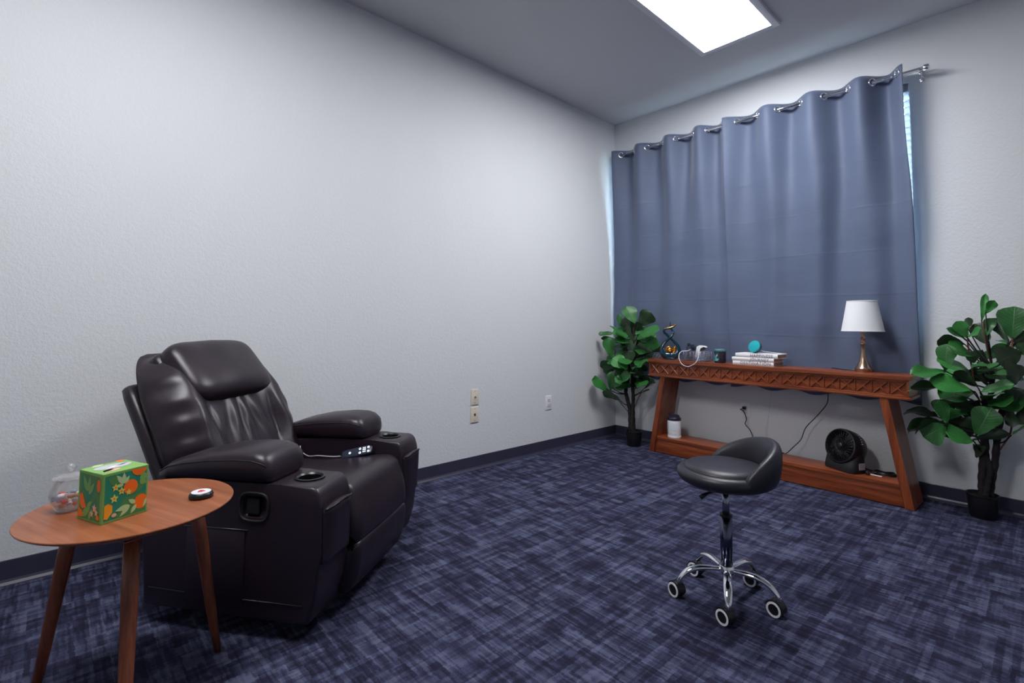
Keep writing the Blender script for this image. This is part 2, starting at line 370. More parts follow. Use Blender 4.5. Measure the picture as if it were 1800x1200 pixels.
# ceiling light panels
def panel(x0, x1, y0, y1, label):
    r = empty('ceiling_light', ((x0+x1)/2, (y0+y1)/2, H), 0, label, 'ceiling light', 'flush ceiling light panels')
    a, b = (x1-x0)/2, (y1-y0)/2; f = .042
    for lo, hi in (((-a, -b), (-a+f, b)), ((a-f, -b), (a, b)), ((-a+f, -b), (a-f, -b+f)), ((-a+f, b-f), (a-f, b))):
        box('trim', lo+(-.022,), hi+(0,), M['frame'], r, .003)
    box('diffuser', (-a+f, -b+f, -.016), (a-f, b-f, -.004), M['diffuser'], r)
panel(1.225, 1.765, -1.86, -.64, 'glowing white rectangular ceiling light panel nearest the curtain')
panel(1.225, 1.765, -4.6, -3.38, 'glowing white rectangular ceiling light panel above the side table')

# ------------------------------------------------------------------ curtain, rod
rod = empty('curtain_rod', (1.24, -.09, 2.695), 0, 'silver double curtain rod above the window with end caps', 'curtain rod')
tube('rod', [(-1.19, 0, 0), (1.175, 0, 0)], .0125, M['chrome'], rod, 14)
tube('end_cap', [(1.165, 0, 0), (1.172, 0, 0), (1.195, 0, 0), (1.2, 0, 0)], [.0125, .02, .02, .012], M['chrome'], rod, 16)
tube('end_cap', [(-1.18, 0, 0), (-1.195, 0, 0)], .017, M['chrome'], rod, 16)
for bx in (1.15, -1.18):
    box('bracket', (bx-.012, .084, -.05), (bx+.012, .09, .03), M['chrome'], rod, .002)
    tube('bracket_arm', [(bx, .085, -.02), (bx, .03, -.02), (bx, 0, -.014)], .007, M['chrome'], rod, 8)
tube('thin_rod', [(bx, .045, .018), (-1.18, .045, .018), (1.185, .045, .018)][1:], .006, M['chrome'], rod, 10)
def sm(t): t = max(0, min(1, t)); return t*t*(3-2*t)
def curtain(name, x0, x1, segs, label, seed, ex0, ex1, yo):
    knots = [(x0, -1.0)]; cross = []
    for i, (a, b) in enumerate(segs):
        cross += [a, b]; knots.append(((a+b)/2, 1.0))
        if i+1 < len(segs): knots.append(((b+segs[i+1][0])/2, -1.0))
    knots.append((x1, -1.0)); rr = random.Random(seed)
    ph = [rr.uniform(0, 6) for _ in range(8)]
    def wave(x):
        for (xa, va), (xb, vb) in zip(knots, knots[1:]):
            if x <= xb: return va+(vb-va)*(.5-.5*cos(pi*(x-xa)/(xb-xa)))
        return -1.0
    zt, zb = 2.738, .588; nx, nz = 150, 64; V, F = [], []
    def pos(x, z):
        d = (zt-z)/(zt-zb); press = sm((2.6-z)/1.5)
        xs = x+.010*sin(2.3*d*3+ph[0]+x*4)*sm(d*3)
        amp = .036*(1-sm(d*1.5))+.022+.005*sin(ph[1]+3*d)
        mid = -.09+.050*press
        wv = wave(xs)*(1-.35*sm(d*2))+.35*sm(d*2)*sin(xs*9.5+ph[2]+d*1.3)
        y = mid+amp*wv
        y += .004*sin(xs*37+ph[3]+5*d)*sm(d*4)
        y += .0022*sin(z*14.2+ph[5])*sin(xs*5+ph[6])*sm(d*4)
        y = min(y+yo, -.005)
        if z < 1.1: k_ = sm((1.1-z)/.3); y = y*(1-k_)+k_*max(-.046, -.028+(y+.04)*.55)
        return Vector((x+.003*sin(z*6+ph[4])*sm(d*2)*min(1, (x-x0)*20, (x1-x)*20)+ex0*press*max(0, 1-(x-x0)/.35)+ex1*sm((2.45-z)/.7)*max(0, 1-(x1-x)/.35), y, z))
    for j in range(nz+1):
        z = zt-(zt-zb)*j/nz
        for i in range(nx+1): V.append(pos(x0+(x1-x0)*i/nx, z-(.012*sin(i*.17+ph[7]) if j == nz else 0)))
    for j in range(nz):
        for i in range(nx): a = j*(nx+1)+i; F.append((a, a+1, a+nx+2, a+nx+1))
    root = empty(name, ((x0+x1)/2, -.09, zb), 0, label, 'curtain', 'grommet curtains on the window')
    L = Vector(root.location); o = build('fabric_panel', [v-L for v in V], F, M['curtain'], root, True, False)
    md = o.modifiers.new('thickness', 'SOLIDIFY'); md.thickness = .0022; md.offset = 0
    g0 = None
    for i, x in enumerate(cross):
        dx = .01; t = pos(x+dx, 2.695)-pos(x-dx, 2.695); t.z = 0; t.normalize(); nrm = Vector((-t.y, t.x, 0))
        mat4 = Matrix.Translation(pos(x, 2.695)-L) @ frame_mat((0, 0, 0), t, nrm)
        if g0 is None: g0 = g = disc_ring('grommet', .0235, .0055, M['chrome'], root, 24)
        else: g = g0.copy(); link(g, root)
        g.matrix_basis = mat4
    return root
SEG = [(.140, .287), (.427, .590), (.718, .876), (1.000, 1.120), (1.247, 1.409), (1.554, 1.710), (1.860, 2.008), (2.144, 2.282)]
curtain('curtain', .068, 1.185, SEG[:4], 'blue grey grommet curtain panel on the side by the room corner', 3, -.038, 0, 0)
curtain('curtain', 1.150, 2.313, SEG[4:], 'blue grey grommet curtain panel hanging behind the table lamp', 8, -.01, .024, -.006)

# ------------------------------------------------------------------ wall plates
def duplex(name, loc, rz, label):
    r = empty(name, loc, rz, label, 'outlet'); 
    box('cover_plate', (-.036, -.006, -.058), (.036, 0, .058), M['white'], r, .003)
    for z in (.02, -.02):
        s = box('socket', (-.017, -.0085, z-.0145), (.017, -.005, z+.0145), M['frame'], r, .003)
        for x, hh in ((-.0065, .005), (.0065, .004)): box('slot', (x-.0012, -.0088, z+.001-hh+.003), (x+.0012, -.0084, z+.001+hh+.003), M['black'], s)
        box('slot', (-.002, -.0088, z-.010), (.002, -.0084, z-.006), M['black'], s)
    lathe('screw', [(.003, 0), (.003, .001)], M['frame'], r, 10).matrix_basis = Matrix.Translation((0, -.006, 0)) @ Matrix.Rotation(pi/2, 4, 'X')
    return r
duplex('electrical_outlet', (0, -.955, .405), pi/2, 'small white electrical outlet alone on the blank wall')
outb = duplex('electrical_outlet', (1.237, 0, .402), 0, 'white electrical outlet under the console with a black plug in it')
def jackplate(z, label, kind):
    r = empty('wall_plate', (0, -1.748, z), pi/2, label, 'wall plate', 'ivory wall plates')
    box('cover_plate', (-.036, -.007, -.056), (.036, 0, .056), M['offwhite'], r, .003)
    for s in (-.042, .042): lathe('screw', [(.003, 0), (.003, .001)], M['ink'], r, 10).matrix_basis = Matrix.Translation((0, -.007, s)) @ Matrix.Rotation(pi/2, 4, 'X')
    if kind == 0:
        lathe('coaxial_jack', [(.0055, 0), (.0055, .005), (.0035, .005), (.0035, .012)], M['ink'], r, 12).matrix_basis = Matrix.Translation((0, -.007, 0)) @ Matrix.Rotation(pi/2, 4, 'X')
    else: box('phone_jack', (-.007, -.0078, -.009), (.007, -.0065, .009), M['black'], r)
jackplate(.525, 'upper ivory wall plate with a small round jack', 0)
jackplate(.397, 'lower ivory wall plate with a square phone jack', 1)

# ------------------------------------------------------------------ console table
CR = rad(-1.45); CZ = .775
con = empty('console_table', (1.445, -.20, 0), CR, 'long carved brown wooden console table under the curtain', 'console table')
def cw(x, y, z): return con.matrix_basis @ Vector((x, y, z))
con.matrix_basis  # local frame: x along the wall, y to the wall, front at -.127
hl = .89; yf, yb = -.127, .123
box('tabletop', (-hl-.004, yf-.008, CZ-.026), (hl+.004, yb, CZ), M['console'], con, .004)
ap = box('apron', (-hl+.012, yf+.012, .646), (hl-.012, yb-.004, CZ-.026), M['console'], con)
box('lower_moulding', (-hl, yf-.002, .634), (hl, yb-.002, .65), M['console'], con, .004)
for z0, z1 in ((.65, .660), (.738, .749)): box('apron_rail', (-hl+.008, yf+.002, z0), (hl-.008, yf+.014, z1), M['console'], con, .002)
NC = 20; cwid = (2*hl-.04)/NC
bm = bmesh.new(); hh = .039
L_ = math.hypot(cwid-.012, 2*hh); an = math.atan2(2*hh, cwid-.012)
for s in (1, -1): add_box(bm, (-L_/2, -.006, -.0045), (L_/2, .006, .0045), .002, 1, Matrix.Rotation(-s*an, 4, 'Y'))
add_box(bm, (-cwid/2-.0035, -.005, -hh), (-cwid/2+.0035, .006, hh), .0015, 1)
c0 = from_bm('fretwork_cross', bm, M['console'], con)
for i in range(NC):
    c = c0 if i == 0 else link(c0.copy(), con)
    c.location = (-hl+.02+cwid*(i+.5), yf+.009, .699)
for s in (-1, 1): box('end_stile', (s*(hl-.016)-.006, yf+.002, .65), (s*(hl-.016)+.006, yf+.014, .749), M['console_z'], con, .002)
for s in (-1, 1):                                         # slanting board legs
    pr = [(s*.732, .634), (s*.776, .634), (s*.888, 0), (s*.84, 0)]
    prism('leg', pr, 1, yf+.004, yb-.004, M['console_z'], con, .0025, 1)
box('shelf', (-.82, yf+.014, .112), (.82, yb-.01, .135), M['console'], con, .002)
box('base_rail', (-.835, yf+.02, .004), (.835, yf+.04, .114), M['console'], con, .002)
box('base_rail', (-.835, yb-.035, .004), (.835, yb-.015, .114), M['console'], con, .002)

# ------------------------------------------------------------------ recliner
RT = rad(36.4); RO = Vector((.890, -3.096, 0))
rec = empty('recliner', RO, RT, 'dark brown leather power recliner with cup holders by the blank wall', 'recliner')
RMt = Matrix.Translation(RO) @ Matrix.Rotation(RT, 4, 'Z')
lathe('swivel_base', [(.30, 0), (.31, .006), (.31, .022), (.29, .034), (.12, .05), (.12, .09)], M['blacksoft'], rec, 40, True, (-.25, 0, 0))
box('under_frame', (-.55, -.40, .055), (.04, .40, .12), M['blacksoft'], rec, .01)
prof = [(-.575, .062), (.070, .062), (.098, .16), (.112, .30), (.112, .455), (.098, .498), (.075, .515), (-.05, .515), (-.30, .512), (-.53, .50), (-.605, .43)]
for s in (-1, 1):
    a, b = sorted((s*.236, s*.43))
    pa = prism('arm_panel', prof, 1, a, b, M['leather'], rec, .022, 4); tag(pa)
    cy = bpy.data.objects
    V, F = lathe_data([(.043, .43), (.043, .56)], 32, True, (.005, s*.333, 0)); ct = build('c', V, F, None, rec)
    if s < 0:
        b2 = bmesh.new(); add_box(b2, (-.185, -.45, .398), (-.095, -.412, .472), .018, 4); c2 = from_bm('c2', b2, None, rec); cut(pa, ct, c2)
    else: cut(pa, ct)
    V, F = lathe_data([(.042, .432), (.042, .513), (.050, .516), (.052, .5195), (.045, .5205), (.0395, .515), (.0395, .436), (.0, .436)], 36, False, (.005, s*.333, 0))
    autosmooth(build('cup_holder', V, F, M['black'], rec))
    # arm pad
    tb = [(-.565, .498, .512, .06), (-.54, .50, .535, .085), (-.49, .503, .568, .102), (-.42, .505, .592, .110), (-.32, .505, .614, .114), (-.21, .505, .626, .115), (-.145, .505, .625, .114), (-.115, .506, .616, .112), (-.094, .509, .598, .106), (-.084, .516, .572, .094), (-.080, .53, .552, .07)]
    secs = []
    for uu, z0, z1, hw in tb:
        ring = []
        for k in range(28):
            t = 2*pi*k/28; ring.append(Vector((uu, s*.333+hw*spow(cos(t), .55), (z0+z1)/2+(z1-z0)/2*spow(sin(t), .6))))
        secs.append(ring)
    pad = loft('arm_pad', secs, M['leather'], rec)
    for sd in (-1, 1):
        tube('seam', [Vector((uu, s*.333+sd*(hw*.985), z0+(z1-z0)*.70+.002)) for uu, z0, z1, hw in tb[1:-2]], .0022, M['seam'], pad, 6)
    # front pocket with a gathered elastic rim
    zt_, zb_ = .438, .262
    V, F = [], []; n1, n2 = 20, 14
    for j in range(n2+1):
        for i in range(n1+1):
            t = -1+2*i/n1; q = j/n2; z = zt_+(zb_-zt_)*q-.012*(1-t*t)*(-1 if j == 0 else 0)
            bul = .020*(1-t**4)*(.4+.6*(1-q)**.6)+.0016*sin(t*26+2*sin(q*3))*(1-q)**1.2
            V.append((.112+.004+bul, s*.333+t*.085, z))
    b = len(V); V += [(.104, v[1], v[2]) for v in V]; n = (n1+1)
    for j in range(n2):
        for i in range(n1):
            k = j*n+i; F += [(k, k+1, k+n+1, k+n), (b+k, b+k+n, b+k+n+1, b+k+1)]
    for i in range(n1): F += [(i, b+i, b+i+1, i+1), (n2*n+i, n2*n+i+1, b+n2*n+i+1, b+n2*n+i)]
    for j in range(n2): F += [(j*n, (j+1)*n, b+(j+1)*n, b+j*n), (j*n+n1, b+j*n+n1, b+(j+1)*n+n1, (j+1)*n+n1)]
    pk = build('front_pocket', V, F, M['leather'], rec)
    tube('pocket_rim', [(v[0]+.001, v[1], v[2]+.001) for v in V[:n]], .0035, M['leather'], pk, 6)
# handle well and latch on the near side
box('latch', (-.175, -.4265, .408), (-.125, -.413, .462), M['blacksoft'], rec, .006, 3)
path = [(-.14+.055*spow(cos(t), .6), -.4315, .435+.047*spow(sin(t), .6)) for t in [2*pi*k/32 for k in range(32)]]
tube('latch_ring', path, .005, M['blacksoft'], rec, 8, True)
pkt = box('side_pocket', (-.40, -.4345, .11), (-.17, -.428, .352), M['leather'], rec, .003)
tube('pocket_rim', [(-.41, -.433, .352), (-.16, -.433, .356)], .003, M['leather'], pkt, 6)
tube('bottom_seam', [(-.55, -.432, .13), (-.3, -.432, .125), (.05, -.432, .128)], .0018, M['leather'], rec, 6)
# seat and leg rest: profiles swept across
def swept(name, prof, hw, mat, rnd_=.03, n=14, crown=0.0, closed_n=None):
    cu = sum(p[0] for p in prof)/len(prof); cz = sum(p[1] for p in prof)/len(prof); secs = []
    ts = [-1+2*i/n for i in range(n+1)]
    for t in ts:
        e = max(0, (abs(t)*hw-(hw-rnd_))/rnd_); k = rnd_*(1-math.sqrt(max(0, 1-e*e)))
        ring = []
        m = len(prof)
        for i, p in enumerate(prof):
            a, b = Vector(prof[i-1]), Vector(prof[(i+1) % m]); d = (b-a).normalized(); nn = Vector((-d.y, d.x))
            q = Vector(p); 
            if nn.dot(q-Vector((cu, cz))) < 0: nn = -nn
            q = q-nn*k+nn*crown*(1-t*t)
            ring.append(Vector((q.x, t*hw, q.y)))
        secs.append(ring)
    return loft(name, secs, mat, rec)
def dense(pts, k=5): return [(p.x, p.y) for p in catmull([Vector((a, b, 0)) for a, b in pts], k, True)]
swept('seat_cushion', dense([(-.44, .30), (-.44, .395), (-.40, .418), (-.25, .428), (-.05, .452), (.055, .462), (.098, .442), (.121, .39), (.138, .32), (.136, .258), (.09, .246), (-.1, .27)]), .233, M['leather'], .03, 24, .006)
swept('leg_rest', dense([(.02, .243), (.09, .245), (.134, .247), (.140, .20), (.130, .13), (.105, .075), (.07, .062), (.02, .08)]), .233, M['leather'], .022, 24, .004)
# back
def ufront(z): return -.43-.50*(z-.42)-.90*max(0, z-.65)**2
LA = Vector((-.447, 0, .894)); LN = Vector((.894, 0, .447))       # up the back, out of the back
def bpt(z, t, d): return Vector((ufront(z), t, z))+LN*d
n1, n2 = 72, 70; V, F = [], []
def halfw(s):
    b = .292+.062*sm(s/.42)-.018*sm((s-.55)/.45)
    if s > .62: b *= 1-.42*(1-math.sqrt(max(0, 1-((s-.62)/.38)**2)))
    return b
def dfront(s, t):
    d = .044*math.exp(-((abs(t)-.70)/.2)**2)*(1-sm((s-.85)/.15))+.012*(1-t*t)-.085*abs(t)**7-.085*s**14
    fold = sin(26*t+9*(s-.5)*(1 if t > 0 else -1)+1.3*sin(7*t))*math.exp(-((s-.47)/.14)**2)*(1-t*t)**.5
    d += .0075*fold
    d += .006*sin(46*s+4*t)*math.exp(-((abs(t)-.86)/.1)**2)*(1 if t < 0 else .6)
    d -= .010*math.exp(-((abs(t)-.50-.18*(s-.5))/.035)**2)*(1-sm((s-.55)/.1))*sm((s-.22)/.1)
    return max(d, -.125+.05*s)
for j in range(n2+1):
    s = j/n2; z = .36+.60*s; W2 = halfw(s)
    for i in range(n1+1):
        t = -1+2*i/n1
        V.append(bpt(z, t*W2, dfront(s, t)))
b = len(V); n = n1+1
for j in range(n2+1):
    s = j/n2; z = .36+.60*s; W2 = halfw(s)*.97
    for i in range(n1+1): V.append(bpt(z-.01*(s > .97), (-1+2*i/n1)*W2, -.135+.05*s))
for j in range(n2):
    for i in range(n1):
        k = j*n+i; F += [(k, k+1, k+n+1, k+n), (b+k, b+k+n, b+k+n+1, b+k+1)]
for i in range(n1): F += [(i, b+i, b+i+1, i+1), (n2*n+i, n2*n+i+1, b+n2*n+i+1, b+n2*n+i)]
for j in range(n2): F += [(j*n, (j+1)*n, b+(j+1)*n, b+j*n), (j*n+n1, b+j*n+n1, b+(j+1)*n+n1, (j+1)*n+n1)]
bc = build('back_cushion', V, F, M['leather'], rec)
for sd in (-1, 1):
    for off in (0, .010):
        tube('seam', [bpt(.36+.60*s, sd*(halfw(s)*(.50+.18*(s-.5))+off), dfront(s, sd*(.50+.18*(s-.5)+off/halfw(s)))+.0005) for s in [.30+.22*k/8 for k in range(9)]], .0016, M['seam'], bc, 6)
# shell behind the cushion
secs = []
for z, hw in ((.20, .33), (.40, .345), (.70, .345), (.83, .325), (.862, .315), (.87, .30)):
    ring = []
    for k in range(24):
        t = 2*pi*k/24; q = bpt(z, hw*spow(cos(t), .35), -.152+.036*spow(sin(t), .5)*(1 if z < .86 else .7)); ring.append(q)
    secs.append(ring)
loft('back_shell', secs, M['leather'], rec)
# head pillow
LP = Vector((-.66, 0, .75)).normalized(); LQ = Vector((.75, 0, .66)).normalized()
def pil(x, y, z):
    k = 1-.06*(1-y*y)*0
    w_ = .03*sin(9*x+2*z)*(1-x*x)
    return x, y, z*(1+.05*sin(5*x+1))+w_*.5
hp = cushion('head_pillow', (-.672, 0, .846), (0, .238, 0), LP*.148, LQ*.074, .62, .38, M['leather'], rec, 56, 28, pil)
V, F = [], []
pass
hflap = cushion('head_flap', bpt(.885, 0, -.045), (0, .250, 0), LP*.075, LQ*.050, .5, .4, M['leather'], rec, 48, 20)

# remote control on the seat
def rw(u_, v_, z_): return RMt @ Vector((u_, v_, z_))
rl = rw(-.095, .192, .470)
a0, a1 = rw(-.165, .180, .448), rw(-.022, .205, .482)
rem = empty('remote_control', (a0+a1)/2, 0, 'slim dark remote with lit round buttons lying on the recliner seat', 'remote')
nz = Vector((.45, -.75, .75)); mt = frame_mat((0, 0, 0), a1-a0, nz); Lr = (a1-a0).length/2
ob = cushion('casing', (0, 0, 0), (Lr, 0, 0), (0, .024, 0), (0, 0, .010), .5, .45, M['remote'], rem, 40, 16); ob.matrix_basis = mt
for x, y in ((-.03, 0), (.018, .010), (.018, -.010), (.058, .010), (.058, -.010)):
    r_ = disc_ring('button', .0042, .0014, M['button'], rem, 16, mt @ Matrix.Translation((x, y, .0102)))
for x in (.034, .042):
    for y in (.011, .002, -.008):
        q = box('button', (-.0025, -.0028, 0), (.0025, .0028, .001), M['button'], rem); q.matrix_basis = mt @ Matrix.Translation((x, y, .0098))
cp = catmull([rw(-.40, .215, .475), rw(-.385, .205, .452), rw(-.345, .20, .434), rw(-.29, .19, .441), rw(-.23, .178, .444), rw(-.19, .176, .446), rw(-.163, .18, .449)], 6)
L = Vector(rem.location); tube('cord', [p-L for p in cp], .0022, M['cordw'], rem, 6)  # a black cord; its whitish glint is painted as the colour

# ------------------------------------------------------------------ side table and what stands on it
TC = Vector((1.137, -3.870, 0)); TZ = .55
st = empty('side_table', TC, rad(20), 'round walnut side table on three splayed legs beside the recliner', 'side table')
lathe('tabletop', [(.0, TZ-.026), (.19, TZ-.026), (.205, TZ-.024), (.236, TZ-.010), (.2445, TZ-.004), (.2455, TZ-.002), (.2445, TZ), (0, TZ)], M['walnut'], st, 72, False)
for ang in (-6, 113, 223):
    a = rad(ang-20); d = Vector((cos(a), sin(a), 0)); p0, p1 = d*.175, d*.272
    tube('leg', [Vector((0, 0, TZ-.027))+p0, Vector((0, 0, .40))+p0.lerp(p1, .24), Vector((0, 0, .15))+p0.lerp(p1, .70), p1+Vector((0, 0, .001))], [.0175, .0185, .0145, .0105], M['walnut_leg'], st, 18)
    q = box('mounting_plate', (-.03, -.03, TZ-.030), (.03, .03, TZ-.0255), M['walnut_leg'], st, .002); q.location = p0*.97
# tissue box
tb0, tb1, tb2 = AZ(135.5, 911.5, TZ), AZ(177, 923.5, TZ), AZ(258, 898, TZ)
BW = .108; dx = (tb2-tb1); dx.z = 0; dx.normalize(); bx_a = math.atan2(dx.y, dx.x); BH = .126
dy = Vector((-dx.y, dx.x, 0)); cpt = tb1+dx*(BW/2)+dy*(BW/2)
tx = empty('tissue_box', (cpt.x, cpt.y, TZ), bx_a, 'green tissue box printed with oranges and leaves on the side table', 'tissue box')
h = BW/2
bxo = box('carton', (-h, -h, 0), (h, h, BH), M['boxg'], tx, .0012, 1)
FA = Matrix(((1, 0, 0, -h), (0, 0, -1, -h), (0, 1, 0, 0), (0, 0, 0, 1)))       # long bright face: x right, y up
FB = Matrix(((0, 0, -1, -h), (-1, 0, 0, h), (0, 1, 0, 0), (0, 0, 0, 1)))        # dim end face
FT = Matrix(((1, 0, 0, -h), (0, 1, 0, -h), (0, 0, 1, BH), (0, 0, 0, 1)))
def U(p, wd=1.0): return [(x*BW*wd, y*BH) for x, y in p]
def el(cx, cy, rx, ry, n=24, a=0, t0=0, t1=2*pi):
    return [(cx+rx*cos(t)*cos(a)-ry*sin(t)*sin(a)*1, cy+rx*cos(t)*sin(a)*.86+ry*sin(t)*cos(a)) for t in [t0+(t1-t0)*k/n for k in range(n)]]
def lf(x0, y0, x1, y1, w_):
    dx_, dy_ = x1-x0, y1-y0; l = math.hypot(dx_, dy_); nx_, ny_ = -dy_/l, dx_/l
    L1 = [(x0+dx_*t+nx_*w_*sin(pi*t**.8), y0+dy_*t+ny_*w_*sin(pi*t**.8)) for t in [k/8 for k in range(9)]]
    return L1+[(x0+dx_*t-nx_*w_*sin(pi*t**.8), y0+dy_*t-ny_*w_*sin(pi*t**.8)) for t in [1-k/8 for k in range(1, 8)]]
def star(cx, cy, r): return [(cx+(r if k % 2 == 0 else r*.5)*cos(k*pi/5+.3), cy+(r if k % 2 == 0 else r*.5)*sin(k*pi/5+.3)) for k in range(10)]
def pr(polys, mat, fr, hgt):
    for i_, p in enumerate(polys): poly('print', [U(p)], mat, tx, fr, hgt+.00001*i_)
sq = [(.05, .05), (.96, .04), (.95, .95), (.05, .94)]
pr([sq], M['boxd'], FA, .0003); pr([[(.3, .05), (.96, .04), (.95, .45), (.45, .42)], lf(.1, .9, .5, .7, .1), lf(.6, .5, .95, .62, .08)], M['boxm'], FA, .0005)
pr([el(.60, .62, .155, .15), el(.78, .97, .17, .15, 16, 0, pi, 2*pi)], M['orange'], FA, .0008)
pr([el(.84, .26, .15, .15)], M['orange'], FA, .0008); pr([[(.05, .10), (.05, .36), (.13, .39), (.22, .33), (.22, .2), (.12, .08)]], M['amber'], FA, .0009)
pr([lf(.45, .72, .28, .92, .05), lf(.45, .72, .44, .95, .045), lf(.46, .72, .56, .86, .04), lf(.44, .70, .26, .70, .035), lf(.60, .24, .28, .20, .055), lf(.60, .24, .38, .06, .045), lf(.72, .26, .56, .36, .045), lf(.74, .22, .62, .06, .045), lf(.97, .3, .9, .12, .03)], M['boxl'], FA, .001)
pr([lf(.8, .75, .98, .8, .09), lf(.8, .72, .95, .62, .07)], M['boxg'], FA, .001)
pr([star(.27, .68, .085), star(.40, .58, .085), star(.25, .46, .095), star(.56, .52, .07)], M['yel'], FA, .0012); pr([el(.27, .68, .022, .02, 8), el(.40, .58, .022, .02, 8), el(.25, .46, .022, .02, 8)], M['orange'], FA, .0014)
pr([el(.26, .13, .055, .04, 12)], M['pink'], FA, .0012)
pr([[(.08, .05), (.93, .05), (.88, .93), (.06, .95)]], M['boxm'], FB, .0003); pr([lf(.15, .9, .5, .5, .12), lf(.7, .8, .3, .3, .1), lf(.5, .06, .8, .5, .1)], M['boxd'], FB, .0005)
pr([lf(.4, .6, .2, .92, .07), lf(.42, .6, .5, .93, .06), lf(.45, .55, .68, .8, .06), lf(.4, .3, .62, .42, .05), lf(.2, .1, .55, .3, .08), lf(.5, .05, .6, .28, .06)], M['boxg'], FB, .0007)
pr([[(.08, .50), (.2, .56), (.3, .40), (.38, .28), (.2, .24), (.1, .34)], [(.05, .06), (.05, .26), (.2, .2), (.26, .08)], el(.86, .76, .07, .13), el(.86, .13, .06, .05, 14)], M['orange'], FB, .0009)
pr([star(.72, .30, .1), star(.62, .18, .08), star(.8, .22, .08)], M['pink'], FB, .001)
pr([el(.5, .5, .40, .20, 28)], M['film'], FT, .0006); pr([lf(.1, .2, .4, .3, .06), lf(.2, .75, .5, .85, .08)], M['boxl'], FT, .0004); pr([el(.3, .22, .18, .09)], M['pink'], FT, .0004); pr([el(.85, .82, .09, .07)], M['orange'], FT, .0004)
poly('slit', [[(.062, .060), (.074, .067), (.094, .072), (.080, .062)]], M['black'], tx, FT, .0009)
poly('film_fold', [[(.03, .05), (.05, .062), (.072, .058), (.05, .048)]], M['white'], tx, FT, .0008)
# candy jar
jc = Vector((1.062, -4.004, TZ))
jar = empty('candy_jar', jc, 0, 'clear glass candy jar with a knobbed lid beside the tissue box', 'jar')
lathe('bowl', [(r_*.84, z_*.9) for r_, z_ in [(0, .002), (.028, .0), (.034, .004), (.046, .024), (.052, .046), (.050, .064), (.042, .082), (.0385, .090), (.0405, .094), (.037, .095), (.0355, .090), (.039, .080), (.047, .063), (.049, .046), (.043, .026), (.031, .007), (0, .006)]], M['glass'], jar, 36, False)
lid = lathe('lid', [(.040, .0860), (.041, .089), (.037, .0915), (.022, .098), (.009, .101), (.005, .103), (.005, .105), (0, .105)], M['glass'], jar, 36, False)
cushion('knob', (0, 0, .1148), (.0125, 0, 0), (0, .0125, 0), (0, 0, .0105), 1, 1, M['glass'], lid, 20, 12)
cm = [M['candyb'], M['candyr'], M['candyw'], M['candyo'], M['candyb'], M['candyw'], M['candyr']]
cl = {0: 'blue wrapped', 1: 'red wrapped', 2: 'white wrapped', 3: 'copper wrapped'}
k = 0
for lvl, (zz, rr, nn) in enumerate(((.0145, .014, 4), (.028, .020, 5), (.042, .020, 5))):
    for q in range(nn):
        a = 2*pi*q/nn+lvl*.7; ci = (q+2*lvl) % nn; col = ['blue', 'red', 'white', 'copper', 'yellow'][ci]
        c_ = empty('wrapped_candy', jc+Vector((rr*cos(a), rr*sin(a), zz)), a*1.7, ['%s wrapped candy in the bottom layer of the glass jar', '%s wrapped candy in the middle layer of the glass jar', '%s wrapped candy on top of the pile in the glass jar'][lvl] % col, 'candy', 'candies in the glass jar')
        mm = [M['candyb'], M['candyr'], M['candyw'], M['candyo'], M['candyy']][ci]
        cushion('sweet', (0, 0, 0), (.009, 0, 0), (0, .0065, 0), (0, 0, .006), .8, .8, mm, c_, 12, 8)
        for s in (-1, 1):
            build('wrapper_twist', [(s*.008, 0, 0), (s*.015, .006, .002), (s*.016, 0, -.002), (s*.015, -.006, .002), (s*.0155, 0, .003)], [(0, 1, 2), (0, 2, 3), (0, 3, 4), (0, 4, 1), (1, 4, 3, 2)], mm, c_, False)
# call button puck
pk0, pk1 = AZ(325, 880, TZ), AZ(372.5, 873, TZ); pc = (pk0+pk1)/2; pc = pc+Vector((-.010, .008, 0))
pu = empty('call_button_puck', (pc.x, pc.y, TZ), rad(60), 'small round black puck with a white face and red mark on the side table', 'puck')
lathe('casing', [(0, 0), (.027, 0), (.031, .003), (.032, .008), (.030, .013), (.026, .0165), (0, .0165)], M['black'], pu, 40, False)
lathe('white_face', [(.0255, .0162), (.0252, .0176), (0, .018)], M['white'], pu, 36, False)
q = disc_ring('red_mark', .0065, .0014, M['red'], pu, 20); q.location = (0, 0, .0182)
lathe('red_mark', [(.003, .018), (.003, .0190), (0, .0191)], M['red'], pu, 12, False)
for a in (0, 2.1, 4.2):
    q = box('red_mark', (.006, -.002, .0178), (.011, .002, .0188), M['red'], pu); q.rotation_euler = (0, 0, a)

# ------------------------------------------------------------------ rolling stool
SCt = Vector((2.007, -2.080, 0)); SA = rad(46)
sto = empty('rolling_stool', SCt, 0, 'black padded rolling stool with low curved back and chrome base', 'stool')
SR = .178
